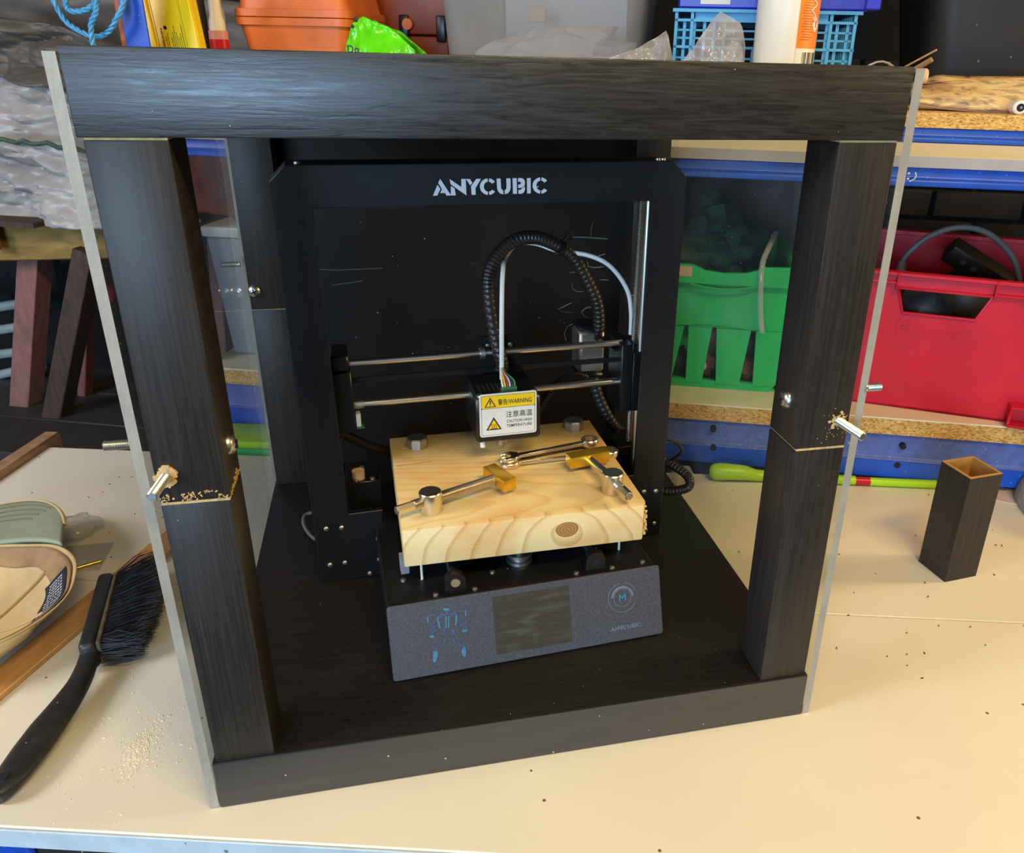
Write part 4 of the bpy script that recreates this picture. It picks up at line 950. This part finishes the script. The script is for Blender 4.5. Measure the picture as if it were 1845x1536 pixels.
# orange planters
def trough(zb, zt, flip, label):
    t = thing('planter_trough', label, 'planter', FK, (-.34, 1.08, min(zb, zt)))
    sg_ = 1 if zt > zb else -1
    q = lambda g, z: [(x, y, z) for x, y in rrect(-.440-g, -.241+g, 1.004-g, 1.19+g, .022, 4)]
    b = MB(FK); b.loft([q(-.016, zb), q(0, zt-sg_*.012), q(.001, zt-sg_*.0005), q(-.003, zt-sg_*.0005), q(-.004, zt-sg_*.012), q(-.019, zb+sg_*.003)]); b.build('body', 'orange', t)
    b = MB(FK); b.loft([q(.0006, zt-sg_*.0125), q(.0055, zt-sg_*.0125), q(.006, zt), q(.0008, zt)], cap=False); b.bevel(.0008, 1); b.build('rim', 'orange', t)
    return t
trough(ZU, .6515, False, 'orange plastic planter trough, the lower of the two stacked on the upper shelf')
trough(.7550, .6525, True, 'orange plastic planter trough upside down on top of the other one')
tb = thing('tool_case', 'dark orange plastic case with black latches behind the green bag', 'case', FK, (-.2, 1.2, ZU))
b = MB(FK); b.bar(-.300, -.124, 1.21, 1.34, ZU, .632); b.bevel(.006, 2); b.build('base', 'rust', tb)
b = MB(FK); b.bar(-.298, -.126, 1.212, 1.34, .634, .78); b.bevel(.006, 2); b.build('lid', 'rust', tb)
for r_ in (-.208, -.135):
    b = MB(FK); b.bar(r_-.009, r_+.009, 1.200, 1.209, .622, .668); b.bevel(.003, 2); b.build('latch', 'pplastic', tb)
b = MB(FK); b.cyl((-.200, 1.206, .652), (-.200, 1.199, .652), .0100, n=14); b.build('latch_button', 'orange', tb, label='orange latch button')
# green bag
def bagf(u, v):
    r_ = -.226+.118*u; hgt = [(.0, .615), (.10, .645), (.26, .655), (.50, .643), (.63, .640), (1.0, .606)]
    for (a, za), (c_, zc) in zip(hgt, hgt[1:]):
        if a <= u <= c_: ztop = za+(zc-za)*(u-a)/(c_-a); break
    z_ = ZU+(ztop-ZU)*v
    d_ = .962-.040*math.sin(PI*min(1, v*1.05))*math.sin(PI*(.1+.8*u))*.6+.010*noise.noise(Vector((r_*60, z_*40, 2)))+.012*abs(noise.noise(Vector((r_*30-z_*25, z_*20, 5))))
    return Vector((r_, d_, z_))
gb = thing('green_bag', 'bright green plastic bag slumped on the upper shelf in front of the dark orange case', 'bag', FK, (-.17, .96, ZU))
b = MB(FK); b.grid(bagf, 40, 30); b.build('front_film', 'bagreen', gb, fix=False, solid=.001)
b = MB(FK); b.grid(lambda u, v: (lambda p: Vector((p.x, 2*.985-p.y+.012*v, p.z-.004*v)))(bagf(u, v)), 40, 30); b.build('back_film', 'bagreen', gb, fix=False, solid=.001)
b = MB(FK); b.ball((-.196, .936, .6485), .004, 1, .4, 1, 10); b.ball((-.203, .938, .6385), .003, 1, .4, 1, 10); b.build('black_print', 'ink', gb)
text('Do', .016, 'ink', gb, FK @ axes((-.212, .9285, .5995), (1, 0, 0), (0, 0, 1)), 'black_print', bold=.0004)
# translucent storage box
tx = thing('translucent_box', 'large milky translucent plastic box in the middle of the upper shelf', 'box', FK, (.1, 1.15, ZU))
q = lambda g, z: [(x, y, z) for x, y in rrect(-.070-g, .252+g, 1.02-g, 1.36+g, .03, 5)]
b = MB(FK); b.loft([q(-.004, ZU), q(0, ZU+.006), q(.020, .86)], cap=False); b.build('wall', 'milky', tx)
b = MB(FK); b.loft([q(-.006, ZU+.0005), q(-.006, ZU+.004)]); b.build('bottom', 'milky', tx)
b = crumple(FK, (.10, 1.20, .600), .13, .08, .050, 8, 24, .4); o = b.build('clear_wrapping', 'white_cloth'); tag(o, 'pale crumpled wrapping inside the milky box', 'packaging')
b = MB(FK); b.bar(-.03, .21, 1.30, 1.33, ZU+.006, .80); o = b.build('grey_board', 'greybox'); tag(o, 'grey blue board standing inside the milky box', 'board')
b = MB(FK); b.box((.055, 1.185, .672), (.034, .012, .026), 0); b.bevel(.004, 2); o = b.build('pale_tag', 'shim'); tag(o, 'small pale tag showing through the milky box wall', 'tag')
def film(name, label, peaks, d0, zpk, seed, m='film'):
    r0, r1 = peaks[0][0], peaks[-1][0]
    def f(u, v):
        r_ = r0+(r1-r0)*u
        for (a, za), (c_, zc) in zip(peaks, peaks[1:]):
            if a-1e-6 <= r_ <= c_+1e-6: zt = za+(zc-za)*(r_-a)/(c_-a); break
        z_ = ZU+(zt-ZU)*v
        n_ = .016*noise.noise(Vector((r_*34, z_*34, seed)))+.008*noise.noise(Vector((r_*90, z_*90, seed)))
        return Vector((r_+n_*.2, d0+.03*v+n_, z_))
    t = thing(name, label, 'bag', FK, ((r0+r1)/2, d0, ZU))
    b = MB(FK); b.grid(f, 34, 26); b.build('front_film', m, t, fix=False)
    b = MB(FK); b.grid(lambda u, v: f(u, v)+Vector((0, .030*(1-v)+.002, 0)), 34, 26); b.build('back_film', m, t, fix=False)
    return t
film('plastic_bag', 'flat pale plastic bag with a pointed corner in front of the milky box', [(.200, .597), (.255, .616), (.303, .644), (.316, .600)], .952, 0, 1.3)
film('plastic_bag', 'tall crinkled clear plastic bag in front of the light blue crate', [(.330, .600), (.350, .626), (.372, .660), (.385, .671), (.398, .665), (.418, .655), (.424, .640), (.429, .598)], .935, 0, 4.7)
# light blue crate
bc = thing('blue_crate', 'light blue lattice crate on the upper shelf behind the white bottle', 'crate', FK, (.46, 1.15, ZU))
b = MB(FK); X0, X1, Dd = .312, .606, 1.055; ztop = .678
def hb(z, th, x0=X0, x1=X1, dd=.004): b.bar(x0, x1, Dd-dd, Dd+.004, z, z+th)
hb(ZU, .008); hb(ztop-.004, .005, X0-.004, X1+.006, .010); hb(.660, .004, X0, X1, .006); hb(.620, .004, X0, X1, .006); hb(.578, .004)
for z in (.646, .634, .604, .591, .562, .549): hb(z, .003, X0+.004, X1-.004, 0)
for x in (.312, .338, .562, .600): b.bar(x, x+.005, Dd-.006, Dd+.004, ZU, ztop)
x = .326
while x < .60:
    if not (.405 < x < .47): b.bar(x, x+.0050, Dd, Dd+.004, ZU, .660)
    else: b.bar(x, x+.0050, Dd, Dd+.004, ZU, .620)
    x += .0165
b.bar(.345, .455, Dd, Dd+.004, .660, ztop); b.bar(.505, .56, Dd, Dd+.004, .660, ztop)
b.build('lattice_front', 'skyblue', bc, smooth=False)
b = MB(FK); 
for s_ in (X0, X1-.004):
    for z in (ZU, .578, .620, .660, ztop-.004): b.bar(s_, s_+.004, Dd, 1.33, z, z+.005)
    y = Dd+.02
    while y < 1.32: b.bar(s_, s_+.004, y, y+.006, ZU, ztop); y += .022
b.bar(X0, X1, 1.325, 1.33, ZU, ztop); b.build('lattice_sides', 'skyblue', bc, smooth=False)
b = MB(FK); b.bar(X0+.003, X1-.003, Dd+.005, 1.325, ZU, ZU+.005); b.build('bottom', 'skyblue', bc)
b = MB(FK); b.bar(X0+.03, X1-.03, 1.14, 1.28, ZU+.006, .655); b.bevel(.01, 2); o = b.build('dark_carton', 'hole'); tag(o, 'dark box inside the light blue crate', 'box')
db = thing('dark_blue_crate', 'deep blue crate stacked on the light blue crate', 'crate', FK, (.47, 1.18, .679))
b = MB(FK); b.bar(.316, .622, 1.05, 1.33, .6795, .76); b.bevel(.003, 1); b.build('body', 'deepblue', db)
b = MB(FK); b.bar(.308, .632, 1.042, 1.338, .760, .775); b.bar(.612, .636, 1.036, 1.10, .681, .76); b.bevel(.002, 1); b.build('rim', 'deepblue', db)
b = MB(FK); b.bar(.352, .400, 1.0485, 1.0500, .686, .712); b.build('sticker', 'palelid', db)
# white bottle with orange label
bo = thing('white_bottle', 'white cylindrical bottle with an orange label strip on the upper shelf', 'bottle', FK, (.488, .985, ZU))
CB = Vector((.488, .985, 0)); RB = .0475
b = MB(FK); b.lathe([(.045, ZU), (RB, ZU+.004), (RB, .775), (.040, .795), (.016, .806), (.016, .815)], (CB.x, CB.y, 0), 48); b.build('body', 'white_plastic', bo)
b = MB(FK); b.lathe([(.018, .8155), (.018, .838), (.015, .840)], (CB.x, CB.y, 0), 24); b.build('cap', 'orange_label', bo)
def onb(th, z, k=.0004): return Vector((CB.x+(RB+k)*math.sin(th), CB.y-(RB+k)*math.cos(th), z))
def lab(m, t0, t1, z0, z1, k, name, par, n=10):
    b = MB(FK); b.grid(lambda u, v: onb(math.radians(t0+(t1-t0)*u), z0+(z1-z0)*v, k), n, 2); return b.build(name, m, par, fix=False)
ol = lab('orange_label', 17, 100, .622, .770, .0004, 'label', bo, 16)
lab('label_white', 18, 84, .5700, .6217, .0004, 'barcode_panel', bo, 14)
for i in range(14):
    if i in (3, 8): continue
    lab('ink', 32+i*3.1, 32+i*3.1+(1.0+.9*(i % 3)), .575, .6165, .0007, 'barcode_bar', ol, 2)
for i in range(20):
    z = .6335+i*.0036
    lab('rust', 23+(i*7) % 5, 46+(i*5) % 9, z, z+.0010, .0007, 'fine_print', ol, 6)
b = MB(FK); cz = .655; b.poly([onb(math.radians(60), cz-.011, .0008), onb(math.radians(72), cz, .0008), onb(math.radians(60), cz+.011, .0008), onb(math.radians(48), cz, .0008)]); b.build('hazard_diamond', 'white_print', ol, fix=False)
b = MB(FK); b.poly([onb(math.radians(59), cz-.004, .0012), onb(math.radians(61), cz-.004, .0012), onb(math.radians(62), cz+.006, .0012), onb(math.radians(58), cz+.006, .0012)]); b.build('hazard_mark', 'redcap', ol, fix=False)
b = MB(FK)
pts = [onb(math.radians(48+6*math.sin(i*1.15)+i*.18), .662+i*.0030, .0010) for i in range(30)]
b.tube(spline(pts, 3), .0009, 5); b.build('script_lettering', 'white_print', ol)
# black tub
q = lambda g, z: [(x, y, z) for x, y in rrect(.752-g, 1.25+g, 1.16-g, 1.40+g, .05, 6)]
bt_ = thing('black_tub', 'large black plastic tub at the right of the upper shelf', 'tub', FK, (1.0, 1.28, ZU))
b = MB(FK); b.loft([q(-.02, ZU), q(-.004, ZU+.012), q(.0, ZU+.03), q(.055, .95)]); b.build('body', 'blacktub', bt_)
# skateboard
sk = thing('skateboard', 'skateboard with a tan printed deck lying on its side on the upper shelf', 'skateboard', FK, (.9, 1.03, ZU))
def deck(u, v):
    s_ = u; r_ = .706+.55*s_; lift = .016*max(0, .22-s_)**2/.05+.010*max(0, s_-.15)
    w = .021*min(1, (max(0, s_)+.004)/.02)**.5
    z_ = ZU+.0015+lift*.55+(.040+.012*s_)*v*min(1, .45+s_*6); d_ = 1.000+.05*v+.012*(v-.5)**2*4-.0*s_
    return Vector((r_-.008*v, d_, z_))
b = MB(FK); b.grid(deck, 60, 14); b.build('deck', 'skate', sk, fix=False, solid=-.009)
b = MB(FK); b.tube([deck(i/50, 0)+Vector((0, -.001, 0)) for i in range(51)], .0022, 6); b.build('deck_edge', 'shim', sk)
b = MB(FK); b.poly([deck(.21, .55)+Vector((0, -.0095, 0)), deck(.245, .55)+Vector((0, -.0095, 0)), deck(.240, .9)+Vector((0, -.0095, 0)), deck(.205, .9)+Vector((0, -.0095, 0))]); b.build('sticker', 'card', sk, fix=False)
for r_ in (.853, 1.13):
    b = MB(FK); T = Matrix.Rotation(PI/2, 3, 'X'); b.lathe([(.003, 0), (.0085, 0), (.0105, .002), (.0105, .022), (.0085, .024), (.003, .024)], (r_, .985, ZU+.0106), 24, T); wh = b.build('wheel', 'white_plastic', sk)
    b = MB(FK); b.lathe([(.0058, 0), (.0058, .0012), (.002, .0014)], (r_, .9612, ZU+.0106), 18, T); b.build('bearing', 'hole', wh)
    b = MB(FK); b.lathe([(.0022, 0), (.002, .002)], (r_, .9600, ZU+.0106), 10, T); b.build('axle_nut', 'steel', wh)
# wood strips poking up behind the box corner
def strip(name, label, p0, p1, w, th, m, bend=0):
    p0 = Vector(p0); p1 = Vector(p1); b = MB(FK)
    pts = [p0.lerp(p1, i/10)+Vector((0, 0, bend*math.sin(PI*i/10))) for i in range(11)]
    b.tube(pts, [w]*11, 8, flat=[th]*11, up=(0, 0, 1)); o = b.build(name, m); tag(o, label, 'offcut')
strip('wood_strip', 'straight pale wood strip rising above the right end of the black box', (.615, .96, .5660), (.706, .93, .6240), .010, .0014, 'shim')
strip('wood_strip', 'short brownish wood strip just below the straight pale one', (.640, .965, .5660), (.703, .935, .6110), .008, .0040, 'batten')
strip('curved_strip', 'bowed pale plastic strip rising behind the top edge of the black box', (.590, .95, .5750), (.680, .95, .5700), .010, .0015, 'palelid', .034)
b = MB(FK); b.lathe([(.0090, 0), (.0105, .002), (.0105, .010), (.0090, .012)], (.686, .925, .5880), 20, Matrix.Rotation(PI/2, 3, 'Y')); o = b.build('tape_roll', 'shim'); tag(o, 'small tan tape roll behind the top right corner of the black box', 'tape')
# left end: upright, yellow case, rope, bottle
yc = thing('yellow_case', 'yellow plastic case with small black print leaning beside the blue rope', 'case', FK, (-.42, .80, ZU))
YT = axes((-.433, .800, .6040), (1, 0, 0), (-.19, .18, .96))
b = MB(FK @ YT); b.bar(-.040, .042, -.072, .15, -.020, 0); b.bevel(.002, 1); b.build('shell', 'yellow', yc)
for x0_, x1_ in ((-.040, -.028), (.024, .042)):
    b = MB(FK @ YT); b.bar(x0_, x1_, -.072, .15, .0001, .005); b.bevel(.0015, 1); b.build('raised_border', 'yellow', yc)
b = MB(FK @ YT); rnd = random.Random(8)
for i in range(9):
    x = -.010+.0030*i; y0_ = -.015; y1_ = .008+.018*rnd.random()
    if i in (2,): continue
    y = y0_
    while y < y1_: l_ = .001+.0025*rnd.random(); b.bar(x, x+.0009, y, y+l_, .0002, .0005); y += l_+.0008
b.bar(.0175, .0182, -.02, .030, .0002, .0005); b.bar(-.0240, -.0234, -.03, .10, .0002, .0005); b.cyl((-.008, .0245, .0002), (-.008, .0245, .0006), .0028, n=12); b.build('fine_print', 'ink', yc, smooth=False)
text('instructions', .0062, 'ink', yc, FK @ YT @ Matrix.Translation((-.0170, .024, .0003)) @ rotz(-90), 'black_print', bold=.0001)
def rope(paths, label):
    t = thing('rope', label, 'rope', FK, (-.51, .71, .60))
    for p in paths:
        P = spline(p, 10)
        for k in range(3):
            Q = []
            for i, c in enumerate(P):
                tn = (P[min(i+1, len(P)-1)]-P[max(i-1, 0)]).normalized(); u = tn.orthogonal().normalized()
                if i and u.dot(pu) < 0: u = -u
                u = (pu-tn*pu.dot(tn)).normalized() if i else u
                pu = u; w = tn.cross(u); a = i*.55+k*2*PI/3
                Q.append(c+(u*math.cos(a)+w*math.sin(a))*.0019)
            b = MB(FK); b.tube(Q, .0022, 6); b.build('strand', 'rope', t)
    return t
D_ = .715
rope([[(-.565, D_+.02, .70), (-.552, D_, .662), (-.542, D_, .634), (-.524, D_, .620), (-.500, D_, .612), (-.478, D_, .618), (-.460, D_, .636), (-.450, D_+.01, .66), (-.445, D_+.02, .70)],
      [(-.530, D_, .70), (-.524, D_-.012, .660), (-.522, D_-.012, .645), (-.500, D_-.010, .645), (-.480, D_-.006, .660), (-.470, D_, .70)],
      [(-.480, D_-.014, .70), (-.478, D_-.014, .660), (-.478, D_-.016, .644), (-.490, D_-.016, .626), (-.494, D_-.014, .600), (-.494, D_-.01, .560)]], 'blue twisted rope hanging in loops at the left end of the rack')
b = MB(FK); b.bar(-.480, -.4695, .742, .772, .30, .78); b.bevel(.002, 1); o = b.build('orange_strip', 'rust'); tag(o, 'dull orange strip standing against the blue rack upright', 'strip')
sq_ = thing('glue_bottle', 'white pointed glue bottle with a pink collar and red base left of the planters', 'bottle', FK, (-.433, .93, ZU))
c0 = (-.433, .930, 0)
b = MB(FK); b.lathe([(.0150, ZU), (.0155, ZU+.002), (.0155, .614), (.015, .6145)], c0, 24); b.build('base', 'redcap', sq_)
b = MB(FK); b.lathe([(.0150, .6146), (.0150, .6275)], c0, 24); b.build('collar', 'pink', sq_)
b = MB(FK); b.lathe([(.0125, .6276), (.0125, .640), (.0095, .652), (.0082, .70), (.006, .72)], c0, 24); b.build('nozzle', 'white_plastic', sq_)
b = MB(FK); b.bar(-.505, -.478, .96, .985, ZU, .70); b.bevel(.008, 2); o = b.build('dark_holder', 'darkthing'); tag(o, 'dark grey plastic holder between the yellow case and the glue bottle', 'holder')
b = MB(FK); b.bar(-.4735, -.466, .93, .934, ZU, .645); b.bevel(.001, 1); o = b.build('yellow_ruler', 'yellow'); tag(o, 'thin yellow strip standing left of the glue bottle', 'ruler')
b = crumple(FK, (-.456, .975, .62), .012, .012, .085, 6, 60, .4, 16, 24); o = b.build('clear_wrapper', 'film'); tag(o, 'crinkled clear wrapper behind the glue bottle', 'packaging')

# ================================================================== LEFT BACKGROUND
tp = thing('tarpaulin', 'crumpled grey tarpaulin draped behind the left side of the black box', 'tarpaulin', FK, (-.9, 1.05, .28))
def tf(u, v):
    r_ = -1.75+1.18*u
    ztop = .640 if r_ < -.85 else .640-.045*min(1, (r_+.85)/.10)
    z_ = .285-.02*(r_+.9)+(ztop-.285)*v
    d_ = .99+.10*v
    w = Vector((r_*4.0+z_*5, z_*8-r_*1.5, 1.7)); n_ = .085*(.5-abs(noise.noise(w)))+.055*(.4-abs(noise.noise(w*1.9+Vector((4, 0, 0)))))+.022*(.4-abs(noise.noise(w*4.3)))+.010*(.4-abs(noise.noise(w*9.5)))-.05
    vs = .455-.10*(u-.35)
    if v > vs: d_ += .03*min(1, (v-vs)/.03)
    return Vector((r_, d_+n_, z_))
b = MB(FK); b.grid(lambda u, v: tf(u, v*.72), 150, 70); b.build('sheet', 'tarp', tp, solid=.002, fix=False)
b = MB(FK); b.grid(lambda u, v: tf(u, .70-.06*math.sin(9*u)*.5+.30*v)+Vector((0, -.012+.012*v, 0)), 150, 40); b.build('upper_fold', 'tarp_dark', tp, solid=.002, fix=False, label='dull brown upper fold')
b = MB(FK); b.tube([tf(i/80, .450-.10*(i/80-.35))+Vector((0, -.004, .003*math.sin(i*2.3))) for i in range(81)], .0042, 6); b.build('stitched_hem', 'hem', tp)
def tf2(u, v):
    r_ = -1.75+1.20*u; z_ = .46+.26*v; w = Vector((r_*4, z_*9, 7.7))
    return Vector((r_, 1.26+.05*noise.noise(w)+.02*noise.noise(w*3), z_-.10*max(0, r_+.9)))
b = MB(FK); b.grid(tf2, 60, 30); o = b.build('brown_sheet', 'tarp_dark', solid=.002, fix=False); tag(o, 'dull brown cloth hanging behind the grey tarpaulin', 'cloth')
tr = thing('trestle', 'old wooden trestle with an ochre top beam and splayed brown legs at the left', 'trestle', FK, (-.95, 1.0, FLOOR))
def timber(p0, p1, w, dth, m, name, par=tr, **k):
    p0 = Vector(p0); p1 = Vector(p1); zx = (p1-p0).normalized(); xx = Vector((0, 1, 0)).cross(zx).normalized(); T = axes(p0, zx, Vector((0, 1, 0)))
    b = MB(FK @ T); b.bar(0, (p1-p0).length, -dth/2, dth/2, -w/2, w/2); b.bevel(.003, 1); return b.build(name, m, par, **k)
timber((-1.40, .955, .222), (-.74, 1.02, .258), .078, .055, 'olive', 'top_beam', label='ochre weathered top beam')
timber((-.957, 1.03, .215), (-1.323, 1.03, FLOOR), .044, .05, 'mauve', 'leg', label='mauve brown painted leg')
timber((-.800, .985, .235), (-1.290, .985, FLOOR), .040, .045, 'brown', 'leg', label='dark brown leg')
timber((-.885, 1.10, .240), (-1.18, 1.10, FLOOR), .020, .03, 'mauve', 'brace', label='slim mauve brace')
timber((-.66, 1.20, .25), (-.76, 1.20, FLOOR), .028, .03, 'mauve', 'brace', label='short mauve brace')
b = MB(FK); b.bar(-1.04, -.86, .93, .985, .2835, .2935); b.build('loose_board', 'brown', tr)
b = MB(FK); b.bar(-.985, -.955, .940, .951, .235, .283); b.bevel(.003, 1); b.build('red_stain', 'brownbits', tr)
dk = thing('low_platform', 'dark grey boarded platform behind the left end of the bench', 'platform', FK, (-.9, 1.1, FLOOR))
for i in range(3):
    b = MB(FK); b.bar(-1.25, -.50, .80+i*.155, .95+i*.155, -.160, -.130); b.bevel(.002, 1); b.build('board', 'deck', dk)
for x, y in ((-1.22, .82), (-.53, .82), (-1.22, 1.24), (-.53, 1.24)):
    b = MB(FK); b.bar(x-.02, x+.02, y-.02, y+.02, FLOOR, -.1601); b.build('leg', 'deck', dk)
chb = thing('folding_chair', 'folded chair of pale metal tubes at the far left edge', 'chair', FK, (-1.15, 1.15, FLOOR))
for p in ([(-1.45, 1.15, -.01), (-1.16, 1.15, .055), (-1.10, 1.15, .060)], [(-1.45, 1.17, -.065), (-1.17, 1.15, .000), (-1.10, 1.15, .004)], [(-1.45, 1.17, -.12), (-1.18, 1.15, -.06), (-1.11, 1.15, -.05)], [(-1.45, 1.13, -.18), (-1.20, 1.15, -.11), (-1.12, 1.15, -.09)],
          [(-1.12, 1.12, -.14), (-1.17, 1.12, -.22), (-1.22, 1.12, -.36), (-1.26, 1.12, FLOOR)], [(-1.14, 1.16, -.08), (-1.2, 1.16, -.18), (-1.4, 1.16, -.30), (-1.55, 1.16, FLOOR)]):
    b = MB(FK); b.tube(spline(p, 6), .011, 10); b.build('tube', 'chrome_tube', chb)
b = crumple(FK, (-1.19, 1.30, .12), .10, .08, .11, 2, 12, .4); o = b.build('black_bag', 'hole'); tag(o, 'black bag beyond the trestle legs at the left edge', 'bag')
b = crumple(FK, (-1.10, 1.26, .205), .08, .05, .045, 9, 18, .4); o = b.build('white_cloth', 'white_cloth'); tag(o, 'white cloth under the trestle beam at the left edge', 'cloth')
for x, z, lab_ in ((-1.03, .050, 'small red plastic ball left of the slim trestle brace'), (-.955, .055, 'small red plastic ball right of the slim trestle brace')):
    b = MB(FK); b.ball((x, 1.30, z), .022, 1, 1, 1.1, 14); o = b.build('red_ball', 'redpaint'); tag(o, lab_, 'ball')
for m_ in ():
    pass
